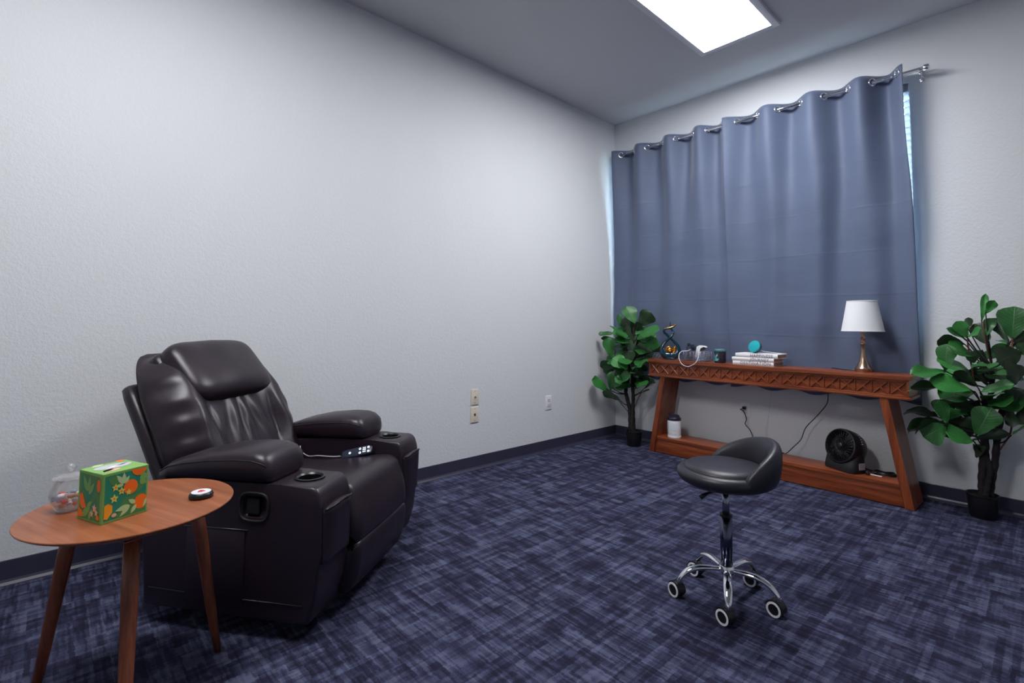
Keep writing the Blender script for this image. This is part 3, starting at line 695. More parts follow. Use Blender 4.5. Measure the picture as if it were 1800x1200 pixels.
# seat shell and pad
sb = empty if False else None
seat = lathe('seat', [(0, .441), (.10, .441), (.150, .447), (.172, .459), (.182, .475), (.181, .490), (.172, .500), (.158, .504), (0, .504)], M['stool'], sto, 56, False)
lathe('seat_pad', [(.150, .500), (.1515, .507), (.146, .514), (.120, .521), (.07, .5245), (0, .5255)], M['stool'], sto, 56, False)
tube('seam', [(.1535*cos(2*pi*k/56), .1535*sin(2*pi*k/56), .5045) for k in range(56)], .0022, M['blacksoft'], sto, 6, True)
secs = []; span = rad(88)
for i in range(41):
    t = -1+2*i/40; a = SA+t*span
    hgt = .120*max(0, cos(t*pi/2))**.72; th = .012+.017*max(0, cos(t*pi/2))**.6
    zb_, zt_ = .458, .50+hgt; lean = .020*hgt/.13; ring = []
    for k in range(18):
        g = 2*pi*k/18; q = spow(sin(g), .8); zz = (zb_+zt_)/2+(zt_-zb_)/2*q; r = .168-.002+th*spow(cos(g), .8)-.002+lean*((zz-zb_)/(.18))
        if hgt < .02: r = .166+th*spow(cos(g), .8)
        ring.append(Vector((r*cos(a), r*sin(a), zz)))
    secs.append(ring)
loft('backrest', secs, M['stool'], sto)
box('seat_plate', (-.06, -.06, .428), (.06, .06, .442), M['black'], sto, .004)
lv = SA+pi+.5; ld = Vector((cos(lv), sin(lv), 0)); tube('height_lever', [ld*.03+Vector((0, 0, .424)), ld*.10+Vector((0, 0, .420)), ld*.135+Vector((0, 0, .412))], [.005, .005, .009], M['black'], sto, 10)
tube('gas_lift', [(0, 0, .30), (0, 0, .425)], .0135, M['stool_tube'], sto, 24)
tube('column_collar', [(0, 0, .318), (0, 0, .327)], .0235, M['black'], sto, 24)
tube('column_cover', [(0, 0, .122), (0, 0, .320)], .0225, M['stool_cover'], sto, 28)
lathe('hub', [(.0, .100), (.028, .100), (.031, .106), (.031, .126), (.027, .133), (.0235, .134), (0, .134)], M['chrome'], sto, 32, False)
leg0 = None; cas = []
for i in range(5):
    a = rad(-64.5+72*i)
    pts = catmull([(.026, 0, .116), (.065, 0, .119), (.11, 0, .118), (.150, 0, .104), (.178, 0, .076), (.186, 0, .060)], 5); nn = len(pts)
    rr = [.0125+.004*sin(pi*k/(nn-1))-.004*(k/(nn-1))**4 for k in range(nn)]
    lg = tube('base_leg', pts, rr, M['chrome'], sto, 14, False, .62); lg.rotation_euler = (0, 0, a)
    ca = a+rad([25, 30, 5, 60, -20][i])
    R_ = Matrix.Translation((.184*cos(a), .184*sin(a), 0)) @ Matrix.Rotation(rad([-14, -8, -4, -12, -16][i]), 4, 'Z')
    cb = []
    V, F = [], []
    for k in range(13):
        g = -.15+pi*1.0*k/12; V += [(-.012+.032*cos(g), -.017, .028+.032*sin(g)), (-.012+.032*cos(g), .017, .028+.032*sin(g)), (-.012+.025*cos(g), -.017, .028+.025*sin(g)), (-.012+.025*cos(g), .017, .028+.025*sin(g))]
    for k in range(12):
        b = k*4; F += [(b, b+4, b+5, b+1), (b+2, b+3, b+7, b+6), (b, b+2, b+6, b+4), (b+1, b+5, b+7, b+3)]
    F += [(0, 1, 3, 2), (48, 50, 51, 49)]
    hood = build('caster_hood', V, F, M['black'], sto); autosmooth(hood, 40); hood.matrix_basis = R_
    tube('stem', [(0, 0, .05), (0, 0, .07)], .0065, M['chrome'], hood, 10)
    for s in (-1, 1):
        WM = Matrix.Translation((-.012, s*.013, .028)) @ Matrix.Rotation(-s*pi/2, 4, 'X')
        V, F = lathe_data([(0, -.008), (.026, -.008), (.028, -.006), (.028, .004), (.0272, .0065), (0, .0065)], 28, False)
        wh = build('wheel', [WM @ Vector(v) for v in V], F, M['black'], hood); autosmooth(wh)
        V, F = lathe_data([(.0268, .005), (.0268, .0082), (.0198, .0088), (.0198, .0055)], 28, False)
        autosmooth(build('wheel_rim', [WM @ Vector(v) for v in V], F, M['white'], wh))
        
# ------------------------------------------------------------------ potted figs
def leaf_mesh(k):
    ns, nt = 14, 6; V, F, UV = [], [], []
    ks = [(0, .04), (.08, .20), (.2, .46), (.34, .60), (.48, .76), (.62, .95), (.74, 1.0), (.85, .90), (.94, .60), (1.0, .06)]
    curl = [.18, -.10, .30, .05][k]; fold = [.10, .16, .06, .2][k]; wv = [.035, .05, .03, .045][k]; ph = k*1.7
    for i in range(ns+1):
        s = i/ns
        for (a, wa), (b, wb) in zip(ks, ks[1:]):
            if s <= b+1e-9: wd = wa+(wb-wa)*sm((s-a)/(b-a)); break
        for j in range(nt+1):
            t = -1+2*j/nt
            z = fold*abs(t)*wd*.5-curl*(s*s-s*.4)+wv*sin(9*s+ph)*t*abs(t)+.02*sin(13*s+ph)*abs(t)
            V.append((s, t*wd, z)); UV.append((s, .5+t*.5))
    n = nt+1
    for i in range(ns):
        for j in range(nt): q = i*n+j; F.append((q, q+n, q+n+1, q+1))
    me = bpy.data.meshes.new('leaf'); me.from_pydata(V, [], F); me.update(); ul = me.uv_layers.new(name='UVMap')
    for lp in me.loops: ul.data[lp.index].uv = UV[lp.vertex_index]
    me.polygons.foreach_set('use_smooth', [True]*len(me.polygons)); me.materials.append(M['leaf']); return me
LM = [leaf_mesh(k) for k in range(4)]
def fig(loc, label, leaves, trunks, zo, sc, org, twigs, tw_r, extra):
    root = empty('potted_fiddle_leaf_fig', loc, 0, label, 'plant', 'artificial fiddle leaf figs'); L = Vector(loc)
    lathe('pot', [(0, 0), (.058, 0), (.060, .003), (.068, .118), (.072, .121), (.072, .130), (.067, .130), (.062, .112), (0, .110)], M['pot'], root, 36, False)
    lathe('soil', [(0, .1135), (.0625, .1135), (.0625, .110)], M['soil'], root, 30, False)
    tk = []
    for pts, r0, r1 in trunks:
        W = [p-L for p in pts]; cp = catmull(W, 6); m = len(cp); tk += cp
        tube('trunk', cp, [r0+(r1-r0)*k/(m-1)+.0018*sin(k*1.9) for k in range(m)], M['bark'], root, 10)
    for pts in twigs: tube('branch', catmull([p-L for p in pts], 5), tw_r, M['twig'], root, 7)
    def add(B, T, wd, nrm, v, stem=True):
        d = T-B; ln = d.length
        o_ = bpy.data.objects.new('leaf', LM[v]); link(o_, root)
        mt = frame_mat((0, 0, 0), d, nrm); o_.matrix_basis = Matrix.Translation(B-L) @ mt @ Matrix.Diagonal((ln, wd/2, ln*.8, 1))
        if stem:
            Bl = B-L; tgt = min(tk, key=lambda q: (q-(Bl-Vector((0, 0, .07)))).length)
            if (tgt-Bl).length < .32: tube('leaf_stalk', catmull([tgt, tgt.lerp(Bl, .5)-Vector((0, 0, .012)), Bl, Bl+d*.06], 3), [.0042]*3+[.0034]*3+[.003]*3+[.002], M['bark'], root, 5)
    def clear(q_, a_, b_):
        a_, b_ = org[0]+a_/zo, org[1]+b_/zo
        if q_.x < .05: q_ = AX(a_, b_, .05)
        if .52 < q_.x < 2.36 and q_.y > -.38 and (q_.x > 2.2 or q_.x < .62) and q_.z < .82: q_ = AY(a_, b_, -.40)
        return q_
    tocam = (Vector(CAM)-L); tocam.z = 0; tocam.normalize()
    for i, (bx_, by_, tx_, ty_, wpx, yb_, yt_, face) in enumerate(leaves):
        B = AY(org[0]+bx_/zo, org[1]+by_/zo, yb_); T = AY(org[0]+tx_/zo, org[1]+ty_/zo, yt_)
        B, T = [clear(q_, a_, b_) for q_, a_, b_ in ((B, bx_, by_), (T, tx_, ty_))]
        nrm = {'b': tocam*.75+Vector((.1, 0, .75)), 'd': tocam*-.8+Vector((.2, 0, .35)), 'e': Vector((.1, -.15, 1)), 'm': tocam*.95+Vector((0, 0, .12))}[face]
        add(B, T, wpx/zo*sc*1.28, nrm, i % 4)
    for (p, q, wd, fc) in extra:
        add(Vector(p)+L, Vector(q)+L, wd, tocam*.5+Vector((0, 0, fc)), rnd.randrange(4))
    return root
# right-hand fig (photo crops A: 6.486 px per px from 1590,505; B: 4.615 from 1590,660 rescaled into A)
def rb(*a): return tuple([((a[i]/4.615)+(0))*6.486 if i in (0, 2) else ((a[i]/4.615)+155)*6.486 for i in range(4)])+(a[4]/4.615*6.486,)+tuple(a[5:])
LR = [
 (880, 390, 925, 70, 62, -.16, -.16, 'm'), (925, 300, 1035, 145, 85, -.16, -.20, 'm'), (690, 650, 365, 585, 165, -.17, -.22, 'd'), (700, 600, 478, 465, 90, -.19, -.24, 'b'),
 (720, 585, 598, 385, 140, -.20, -.22, 'b'), (715, 565, 885, 480, 110, -.20, -.24, 'b'), (730, 480, 735, 345, 70, -.15, -.14, 'd'), (950, 650, 800, 415, 190, -.17, -.12, 'd'),
 (930, 560, 985, 345, 100, -.17, -.14, 'm'), (1185, 625, 985, 350, 120, -.15, -.12, 'd'), (1225, 590, 1255, 215, 250, -.16, -.16, 'm'), (1290, 690, 1045, 600, 95, -.15, -.14, 'e'),
 (1340, 730, 1050, 850, 270, -.17, -.23, 'd'), (1400, 930, 1175, 1010, 230, -.20, -.27, 'd'), (465, 950, 480, 650, 170, -.26, -.27, 'm'), (470, 955, 75, 985, 165, -.27, -.31, 'b'),
 (770, 1175, 300, 1045, 235, -.27, -.36, 'b'), (830, 1130, 560, 965, 160, -.20, -.22, 'd'), (990, 1080, 720, 950, 165, -.14, -.13, 'd'), (860, 1195, 1240, 1095, 130, -.28, -.30, 'b'),
 (890, 720, 705, 825, 120, -.17, -.21, 'd'), (1250, 640, 1420, 520, 190, -.14, -.14, 'd'), (1260, 650, 1400, 720, 130, -.15, -.2, 'd'),
 rb(300, 100, 45, 95, 150, -.22, -.24, 'd'), rb(270, 335, 5, 262, 140, -.22, -.26, 'd'), rb(345, 395, 285, 198, 90, -.28, -.30, 'm'), rb(335, 405, 160, 495, 180, -.27, -.33, 'm'),
 rb(270, 365, 18, 440, 160, -.22, -.24, 'd'), rb(285, 370, 72, 425, 140, -.24, -.28, 'd'), rb(565, 535, 328, 455, 155, -.27, -.34, 'b'), rb(580, 485, 700, 265, 165, -.27, -.28, 'm'),
 rb(555, 520, 850, 462, 75, -.25, -.24, 'd'), rb(600, 300, 415, 195, 95, -.19, -.19, 'd'), rb(860, 260, 960, 110, 150, -.2, -.2, 'd'), rb(840, 250, 885, 415, 75, -.2, -.2, 'd'),
 rb(860, 490, 990, 410, 80, -.2, -.21, 'e'), rb(960, 250, 1010, 400, 160, -.19, -.22, 'd'), rb(560, 330, 420, 480, 140, -.18, -.18, 'd'), rb(560, 560, 640, 640, 120, -.17, -.2, 'd'),
 rb(600, 200, 480, 330, 150, -.15, -.14, 'd'), rb(600, 230, 700, 400, 140, -.14, -.15, 'd'), rb(420, 190, 260, 300, 150, -.17, -.18, 'd'), rb(460, 330, 300, 480, 140, -.17, -.18, 'd'),
]
def pR(x, y, yy=-.165): return AY(1590+x/4.615, 660+y/4.615, yy)
trR = [([pR(640, 985), pR(632, 860), pR(640, 700), pR(650, 560), pR(640, 400), pR(660, 260)], .022, .019),
       ([pR(690, 985, -.15), pR(705, 860, -.15), pR(735, 690, -.16), pR(755, 480, -.17), pR(790, 300, -.17), pR(815, 130, -.17)], .019, .014),
       ([pR(655, 985, -.19), pR(672, 880, -.19), pR(690, 760, -.18), pR(660, 620, -.16)], .014, .012),
       ([pR(690, 285, -.17), pR(760, 200, -.17), pR(822, 128, -.17)], .014, .013), ([pR(712, 40, -.16), pR(712, -65, -.16)], .012, .012), ([pR(660, 260), pR(700, 150, -.165), pR(712, 40, -.16)], .015, .012)]
def qR(x, y, yy=-.16): return AY(1590+x/6.486, 505+y/6.486, yy)
twR = [[qR(995, 950), qR(970, 800), qR(940, 690), qR(890, 400)], [qR(790, 1100, -.18), qR(770, 930, -.18), qR(745, 800, -.18), qR(715, 590, -.19)],
       [pR(775, 600), pR(830, 520), pR(855, 480), pR(870, 410)], [qR(1160, 1150), qR(1185, 1000), qR(1230, 780), qR(1225, 580)]]
potR = Vector((2.605, -.155, 0))
def filler(n_, zs, rmax, seed, ymax):
    q = random.Random(seed); out = []
    while len(out) < n_:
        a = q.uniform(0, 2*pi); z = q.uniform(*zs); r0 = q.uniform(.01, .05); ln = q.uniform(.13, .2); e = q.uniform(-.2, .6)
        b = (r0*cos(a), r0*sin(a), z); r1 = min(rmax, r0+ln*cos(e)); t = (r1*cos(a), r1*sin(a), z+ln*sin(e))
        if t[1] < ymax and b[1] < ymax: out.append((b, t, q.uniform(.10, .15), q.choice((.7, .9, .5))))
    return out
fig(potR, 'tall potted fiddle leaf fig standing right of the console by the wall', LR, trR, 6.486, .00292, (1590, 505), twR, [.0045]*16, filler(14, (.52, .92), .20, 5, .11))
# left-hand fig (crop C: 8.573 from 1030,525; D adds 125 photo px to y)
def lb(*a): return (a[0], a[1]+125*8.573, a[2], a[3]+125*8.573)+tuple(a[4:])
LL = [
 (740, 375, 615, 108, 205, -.26, -.28, 'b'), (790, 405, 985, 215, 220, -.20, -.19, 'd'), (775, 565, 1068, 430, 190, -.29, -.32, 'b'), (512, 445, 500, 230, 75, -.20, -.20, 'm'),
 (525, 545, 362, 385, 70, -.22, -.23, 'e'), (440, 515, 195, 545, 85, -.26, -.28, 'b'), (525, 670, 248, 578, 90, -.24, -.25, 'd'), (390, 905, 330, 580, 165, -.28, -.30, 'm'),
 (700, 480, 560, 300, 190, -.20, -.20, 'd'), (720, 620, 545, 455, 180, -.25, -.26, 'd'), (900, 800, 1040, 600, 190, -.24, -.25, 'm'), (1010, 820, 775, 690, 90, -.25, -.26, 'd'),
 (640, 1055, 408, 880, 215, -.32, -.38, 'b'), (690, 1060, 945, 965, 110, -.33, -.38, 'b'), (425, 965, 215, 1000, 130, -.25, -.27, 'd'), (520, 900, 300, 930, 110, -.26, -.28, 'm'), (470, 1010, 270, 1090, 140, -.26, -.28, 'd'),
 lb(340, 300, 78, 150, 180, -.28, -.31, 'b'), lb(372, 310, 395, 30, 125, -.29, -.30, 'm'), lb(400, 270, 660, 60, 165, -.33, -.36, 'b'), lb(510, 455, 262, 320, 135, -.28, -.30, 'd'), lb(740, 375, 965, 312, 65, -.22, -.22, 'e'),
 lb(880, 275, 1085, 108, 60, -.2, -.16, 'd'), (1000, 800, 1120, 720, 120, -.2, -.18, 'd'), (600, 760, 560, 560, 150, -.2, -.2, 'd'), (720, 800, 640, 560, 170, -.25, -.26, 'd'), (740, 900, 860, 720, 170, -.22, -.22, 'd'),
 (660, 1000, 640, 780, 160, -.27, -.28, 'd'), (740, 700, 880, 560, 150, -.22, -.2, 'd'), (700, 1060, 860, 1150, 150, -.22, -.22, 'd'), (600, 1060, 480, 1200, 150, -.24, -.26, 'd'), (760, 1100, 900, 1000, 140, -.2, -.2, 'd'),
 (560, 860, 430, 1000, 150, -.24, -.26, 'd'), (780, 1200, 960, 1230, 130, -.2, -.19, 'd'), (680, 520, 800, 350, 170, -.21, -.2, 'd'), (690, 430, 620, 250, 180, -.2, -.2, 'd'), (700, 1180, 820, 1320, 150, -.22, -.22, 'd'), (880, 850, 985, 930, 120, -.2, -.18, 'm'),
]
def pL(x, y, yy=-.235): return AY(1030+x/8.573, 650+y/8.573, yy)
trL = [([pL(672, 965), pL(668, 800), pL(660, 600), pL(620, 420), pL(600, 300), pL(640, 60), pL(650, -250)], .020, .015), ([pL(722, 965, -.225), pL(715, 800, -.225), pL(708, 600, -.225), pL(712, 400), pL(700, 150), pL(710, -200), pL(720, -650)], .020, .012),
       ([pL(700, 965, -.265), pL(690, 820, -.27), pL(700, 650, -.26), pL(715, 480, -.24)], .013, .010)]
twL = [[pL(650, 640), pL(610, 600), pL(550, 530), pL(495, 460)], [pL(735, 560), pL(770, 470), pL(815, 375), pL(840, 330)]]
potL = Vector((.362, -.235, 0))
fig(potL, 'tall potted fiddle leaf fig in the room corner left of the console', LL, trL, 8.573, .00487, (1030, 525), twL, [.004]*16, filler(26, (.52, 1.06), .19, 9, .13))

# ------------------------------------------------------------------ on the console
def on(px, py): return AY(px, py, -.2)
def conw(x, y, z=CZ):                          # along-console coordinate, depth from its middle line -> world
    return Matrix.Translation(con.location) @ Matrix.Rotation(CR, 4, 'Z') @ Vector((x, y, z))
def xat(px, py, ydep, z):                      # world x for a photo column at a given depth
    return AY(px, py, ydep).x
# lamp
lx = xat(1518, 640, -.20, CZ)
lamp = empty('table_lamp', (lx, -.20, CZ), 0, 'small lamp with white cone shade and bronze turned base on the console', 'table lamp')
lathe('lamp_base', [(r_, z_ if z_ < .03 else .026+(z_-.026)*1.16) for r_, z_ in [(0, 0), (.046, 0), (.048, .004), (.048, .022), (.045, .026), (.036, .036), (.025, .058), (.017, .085), (.0125, .115), (.0125, .14), (.015, .150), (.018, .158), (.0155, .165), (.009, .170), (.008, .176), (.012, .181), (.0165, .187), (.012, .193), (.007, .199), (.007, .215), (.012, .218), (.012, .235), (0, .235)]], M['nickel'], lamp, 36, False, ang=32)
V, F = lathe_data([(.117, .258), (.082, .457), (.080, .457), (.115, .258)], 56, False); F += [(3*56+k, 3*56+(k+1) % 56, (k+1) % 56, k) for k in range(56)]
shd = build('lamp_shade', V, F, M['shade'], lamp); autosmooth(shd)
for r_, z_ in ((.1165, .261), (.0825, .454)): disc_ring('shade_trim', r_, .0022, M['shade'], shd, 48, Matrix.Translation((0, 0, z_)))
tubes('shade_spider', [[(-.082, 0, .444), (.082, 0, .444)], [(0, -.082, .444), (0, .082, .444)]], .002, M['nickel'], lamp, 6)
tube('harp_stem', [(0, 0, .26), (0, 0, .450)], .004, M['nickel'], lamp, 8)
cushion('bulb', (0, 0, .33), (.028, 0, 0), (0, .028, 0), (0, 0, .04), 1, 1, M['white'], lamp, 20, 14)
Lm = Vector(lamp.location)
pth = catmull([Vector((lx-.045, -.185, CZ+.003)), Vector((lx-.12, -.17, CZ+.004)), Vector((lx-.18, -.12, CZ+.004)), Vector((lx-.21, -.078, CZ+.003)), Vector((lx-.215, -.062, CZ-.01)), Vector((xat(1456, 690, -.055, .6), -.058, .66)), AY(1455, 705, -.055), AY(1444, 722, -.06), AY(1432, 735, -.06), AY(1416, 752, -.07), AY(1408, 772, -.08), AY(1395, 785, -.08), AY(1381, 797, -.09), AY(1372, 793, -.09)+Vector((0, 0, .0))], 6)
tube('power_cord', [p-Lm for p in pth], .003, M['black'], lamp, 6)
# books
def book(x, y, z, rz, w_, d_, h_, text, tsize, tx0, label, tp=M['paper']):
    r = empty('hardcover_book', conw(x, y, z), CR+rz, label, 'book', 'white stacked books on the console')
    box('cover', (0, 0, 0), (w_, d_, .0028), tp, r, .0006, 1); box('cover', (0, 0, h_-.0028), (w_, d_, h_), tp, r, .0006, 1)
    V = []; nseg = 6
    pf = [(0, 0), (0, h_)]+[(-.0045*sin(pi*k/nseg), h_-h_*k/nseg) for k in range(1, nseg)]
    prism('spine', [(-a*-1, b) for a, b in [(.002, 0), (.002, h_)]+[(-.004*sin(pi*k/nseg), h_-h_*k/nseg) for k in range(nseg+1)]], 0, 0, w_, tp, r)
    box('page_block', (.003, .003, .0028), (w_-.003, d_-.004, h_-.0028), M['pages'], r)
    cu = bpy.data.curves.new('title', 'FONT'); cu.body = text; cu.size = tsize; cu.space_character = 1.15; cu.extrude = .0002; cu.align_y = 'CENTER'
    t = bpy.data.objects.new('title', cu); link(t, r); cu.materials.append(M['ink']); t.location = (tx0, -.0048, h_/2); t.rotation_euler = (pi/2, 0, 0)
    bpy.context.view_layer.update(); me = bpy.data.meshes.new_from_object(t.evaluated_get(bpy.context.evaluated_depsgraph_get())); bpy.data.objects.remove(t, do_unlink=True)
    to = bpy.data.objects.new('title', me); link(to, r); to.location = (tx0, -.0048, h_/2); to.rotation_euler = (pi/2, 0, 0)
    return r
bkx = -.326
bx1 = AY(1288, 640, -.275).x-1.445; bx2 = AY(1361, 645, -.275).x-1.445
book(bx1, -.074, CZ, 0, bx2-bx1, .175, .030, 'DESTINATION', .030, .058, 'bottom book of the white stack, titled DESTINATION')
bx3 = AY(1287, 634, -.275).x-1.445
book(bx3, -.076, CZ+.0301, 0, bx2-bx3+.002, .165, .026, 'JOURNEY', .028, .135, 'middle book of the white stack, titled JOURNEY')
bx4 = AY(1293, 628, -.275).x-1.445; bx5 = AY(1368, 630, -.275).x-1.445
book(bx4, -.074, CZ+.0562, 0, bx5-bx4, .165, .030, 'HAPPINESS', .029, .108, 'top book of the white stack, titled HAPPINESS')
# speaker
sp0 = conw(bx4+.118, -.01, CZ+.0863)
spk = empty('smart_speaker', sp0, CR, 'round teal fabric speaker tilted on top of the white books', 'speaker')
fx = Vector((CAM[0]-sp0.x-2.4, CAM[1]-sp0.y, 0)).normalized()
fx = (fx+Vector((0, 0, .40))).normalized(); lfx = Matrix.Rotation(-CR, 3, 'Z') @ fx
mt = Matrix.Translation((0, 0, .0455)) @ frame_mat((0, 0, 0), Vector((-lfx.y, lfx.x, 0)), lfx)
V, F = lathe_data([(0, -.034), (.022, -.034), (.036, -.026), (.044, -.010), (.0465, .006), (.046, .012)], 44, False); autosmooth(build('speaker_body', [mt @ Vector(v) for v in V], F, M['darkteal'], spk))
V, F = lathe_data([(.046, .012), (.045, .016), (.040, .019), (0, .0205)], 44, False); build('fabric_grille', [mt @ Vector(v) for v in V], F, M['cyan'], spk)
cp = catmull([(.02, .03, .02), (.06, .04, .012), (.11, .045, .008), (.16, .05, .004), (.19, .075, .003)], 6); tube('power_cord', cp, .0022, M['cordw'], spk, 6)
# candle jar
cx = xat(1266, 630, -.215, CZ)
cn = empty('candle_jar', (cx, -.215, CZ), 0, 'dark glass candle jar with teal print and grey teal lid on the console', 'candle')
lathe('jar_glass', [(0, 0), (.038, 0), (.042, .004), (.043, .010), (.043, .082), (.041, .088), (0, .088)], M['darkglass'], cn, 40, False)
lathe('lid', [(.0425, .086), (.044, .088), (.044, .102), (.042, .106), (.0, .106)], M['tealid'], cn, 40, False)
V, F = [], []
def band(name, a0, a1, z0, z1, r, mat, par):
    V, F = [], []; n_ = 10
    for k in range(n_+1):
        a = a0+(a1-a0)*k/n_
        for z in (z0, z1): V.append((r*cos(a), r*sin(a), z))
    for k in range(n_): F.append((2*k, 2*k+2, 2*k+3, 2*k+1))
    return build(name, V, F, mat, par, True, False)
band('label_print', rad(212), rad(285), .010, .078, .0434, M['darkteal'], cn)
def cleaf(a0, z0, a1, z1, wd, mat):
    pts = lf(a0, z0, a1, z1, wd); build('label_print', [(.0438*cos(a), .0438*sin(a), z) for a, z in [(x+.36, y*.01) for x, y in pts]], [tuple(range(len(pts)))], mat, cn, False, False)
for a0, z0, a1, z1, wd, mm in ((3.75, 1.5, 3.5, 4.2, .25, 'tealprint'), (3.9, 1.5, 4.1, 4.6, .22, 'tealprint'), (3.8, 3.8, 3.55, 6.4, .2, 'palep'), (4.0, 4.4, 4.35, 7.0, .15, 'palep'), (4.1, 1.4, 4.5, 3.6, .16, 'palep'), (3.55, 1.2, 3.4, 2.6, .15, 'palep')): cleaf(a0, z0, a1, z1, wd, M[mm])
# basket
ba = conw(AY(1201, 634, -.235).x-1.445, -.045); bb = conw(AY(1238, 634, -.235).x-1.445, -.045)
bwid = (bb-ba).length; bk = empty('wire_basket', ba, CR, 'small dark wire basket holding medical gear on the console', 'basket')
bd, bh = .12, .078
def loop(z, g=.0): return [(g, g, z), (bwid-g, g, z), (bwid-g, bd-g, z), (g, bd-g, z)]
tubes('horizontal_wires', [catmull([Vector(p) for p in loop(.004+.0072*k, .006*(1-k/10))], 1, True) for k in range(10)], .0017, M['wire'], bk, 5, True)
tube('rim_wire', [Vector(p) for p in loop(bh)], .0022, M['wire'], bk, 6, True)
up = []
for x in np.linspace(0, bwid, 7):
    for y in (0, bd): up.append([(x, y, .002), (x, y, bh)])
for y in (.04, .08):
    for x in (0, bwid): up.append([(x, y, .002), (x, y, bh)])
tubes('upright_wires', up, .0014, M['wire'], bk, 5)
box('base_tray', (.004, .004, .001), (bwid-.004, bd-.004, .004), simple('basket_tray', '#2a2632', .5), bk)
cf = empty('blood_pressure_cuff', conw(AY(1213, 612, -.2).x-1.445, .0, CZ+.005), CR, 'rolled navy cuff standing in the wire basket', 'cuff')
V = []; path = [(.030*cos(t)*(1-.05*t/6), .030*sin(t)*(1-.05*t/6), .055) for t in [7.5*k/40 for k in range(41)]]
secs = [[Vector((r_*cos(t)*sc_, r_*sin(t)*sc_, z)) for r_, z in ((.040, .002), (.040, .112), (.0365, .112), (.0365, .002))] for t, sc_ in [(7.8*k/44, 1-.16*k/44) for k in range(45)]]
loft('rolled_cloth', secs, M['navy'], cf)
cushion('hose_bulb', (-.012, -.012, .125), (.012, 0, 0), (0, .012, 0), (0, 0, .018), 1, 1, M['black'], cf, 16, 10)
box('velcro_strap', (.0, -.034, .10), (.045, -.028, .128), M['navy'], cf, .003)
gx = conw(AY(1229, 610, -.21).x-1.445, -.005, CZ+.082)
tg = empty('forehead_thermometer', gx, CR, 'white and black handheld thermometer leaning in the wire basket', 'thermometer')
prism('thermometer_body', [(x_*1.35, z_*1.15) for x_, z_ in [(-.032, -.050), (-.012, -.050), (-.004, -.01), (.036, .012), (.044, .028), (.034, .036), (.0, .040), (-.018, .030)]], 1, -.016, .016, M['white'], tg, .006, 3)
prism('thermometer_face', [(x_*1.35, z_*1.15) for x_, z_ in [(.002, -.006), (.036, .013), (.043, .027), (.026, .030), (.008, .018)]], 1, -.0172, -.0155, M['black'], tg, 0)
P_ = [AY(1229, 607, -.275), AY(1229, 618, -.30), AY(1227, 629, -.335), AY(1223, 637, -.35), AY(1216, 642, -.352), AY(1208, 644, -.352), AY(1199, 640, -.350), AY(1194, 631, -.345), AY(1194, 622, -.31), AY(1199, 617, -.275), AY(1208, 616.5, -.25), AY(1214, 614, -.22)]
tube('air_hose', catmull([p-Vector(cf.location) for p in P_], 6), .0028, M['cordw'], cf, 8); cf.rotation_euler = (0, 0, 0)
# sculpture
sx_ = xat(1178, 628, -.205, CZ); SY = -.205
scu = empty('abstract_sculpture', (sx_, SY, CZ), rad(38), 'glossy teal and gold teardrop sculpture with curling tips on the console', 'sculpture')
# local plane x (to the right in the photo), z up; faces the room
tear = [(0, 0, .030), (.045, 0, .038), (.064, 0, .074), (.060, 0, .112), (.034, 0, .150), (.006, .004, .178), (-.02, .006, .205), (-.046, .004, .228), (-.044, -.002, .252), (-.010, -.006, .262), (.024, -.006, .272), (.050, -.004, .292)]
cp = catmull([Vector(p) for p in tear], 6); m = len(cp)
def rr1(k):
    t = k/(m-1); return .033-.0215*sm(t/.42)-.0035*sm((t-.5)/.3)-.004*sm((t-.85)/.15)
tube('right_band', cp, [rr1(k) for k in range(m)], M['teal'], scu, 14)
tear2 = [(0, 0, .030), (-.045, 0, .038), (-.064, 0, .074), (-.060, 0, .112), (-.034, 0, .150), (-.006, -.006, .178), (.018, -.008, .205), (.026, -.004, .232), (.012, .004, .258), (.004, .008, .285), (.008, .010, .318)]
cp2 = catmull([Vector(p) for p in tear2], 6); m = len(cp2)
tube('left_band', cp2, [rr1(k) for k in range(m)], M['teal'], scu, 14)
lathe('foot', [(0, 0), (.045, 0), (.05, .006), (.04, .018), (0, .03)], M['teal'], scu, 32, False)
gi = [Vector((x*.78, -.004, .012+z*.86)) for x, y, z in [(-.03, 0, .052), (0, 0, .046), (.034, 0, .052), (.050, 0, .080), (.048, 0, .112)]]
tube('gold_lining', catmull(gi, 6), [.009+.005*sin(pi*k/24) for k in range(25)], M['gold'], scu, 10)
tube('gold_edge', [p+Vector((0, -.002, .0055)) for p in cp[6*7+2:]], .0045, M['gold'], scu, 8)
cushion('gold_ball', (-.004, -.004, .080), (.027, 0, 0), (0, .027, 0), (0, 0, .027), 1, 1, M['gold'], scu, 24, 16)
for rx_ in (.5, -.6): disc_ring('ball_band', .0275, .0032, M['gold'], scu, 28, Matrix.Translation((-.004, -.004, .080)) @ Matrix.Rotation(rx_+.8, 4, 'X'))
# striped leaf cluster between the corner fig and the sculpture
sp_ = empty('striped_foliage', conw(AY(1152, 628, -.2).x-1.445, -.0, CZ), 0, 'small pale striped foliage between the corner fig and the sculpture', 'foliage')
for k in range(7):
    a = rad(200+k*17); t = (k-3)*.014
    tube('blade', catmull([(t, 0, .001), (t+.010+.004*k*.5, -.004, .018), (t+.024+.004*k*.5, -.008, .036-.002*abs(k-3)), (t+.044, -.012, .040-.003*abs(k-3))], 4), [.0015, .002, .003, .0035, .004, .0045, .005, .005, .0045, .004, .003, .002, .001], M['leafpale'] if k % 2 else M['white'], sp_, 6, False, .35)

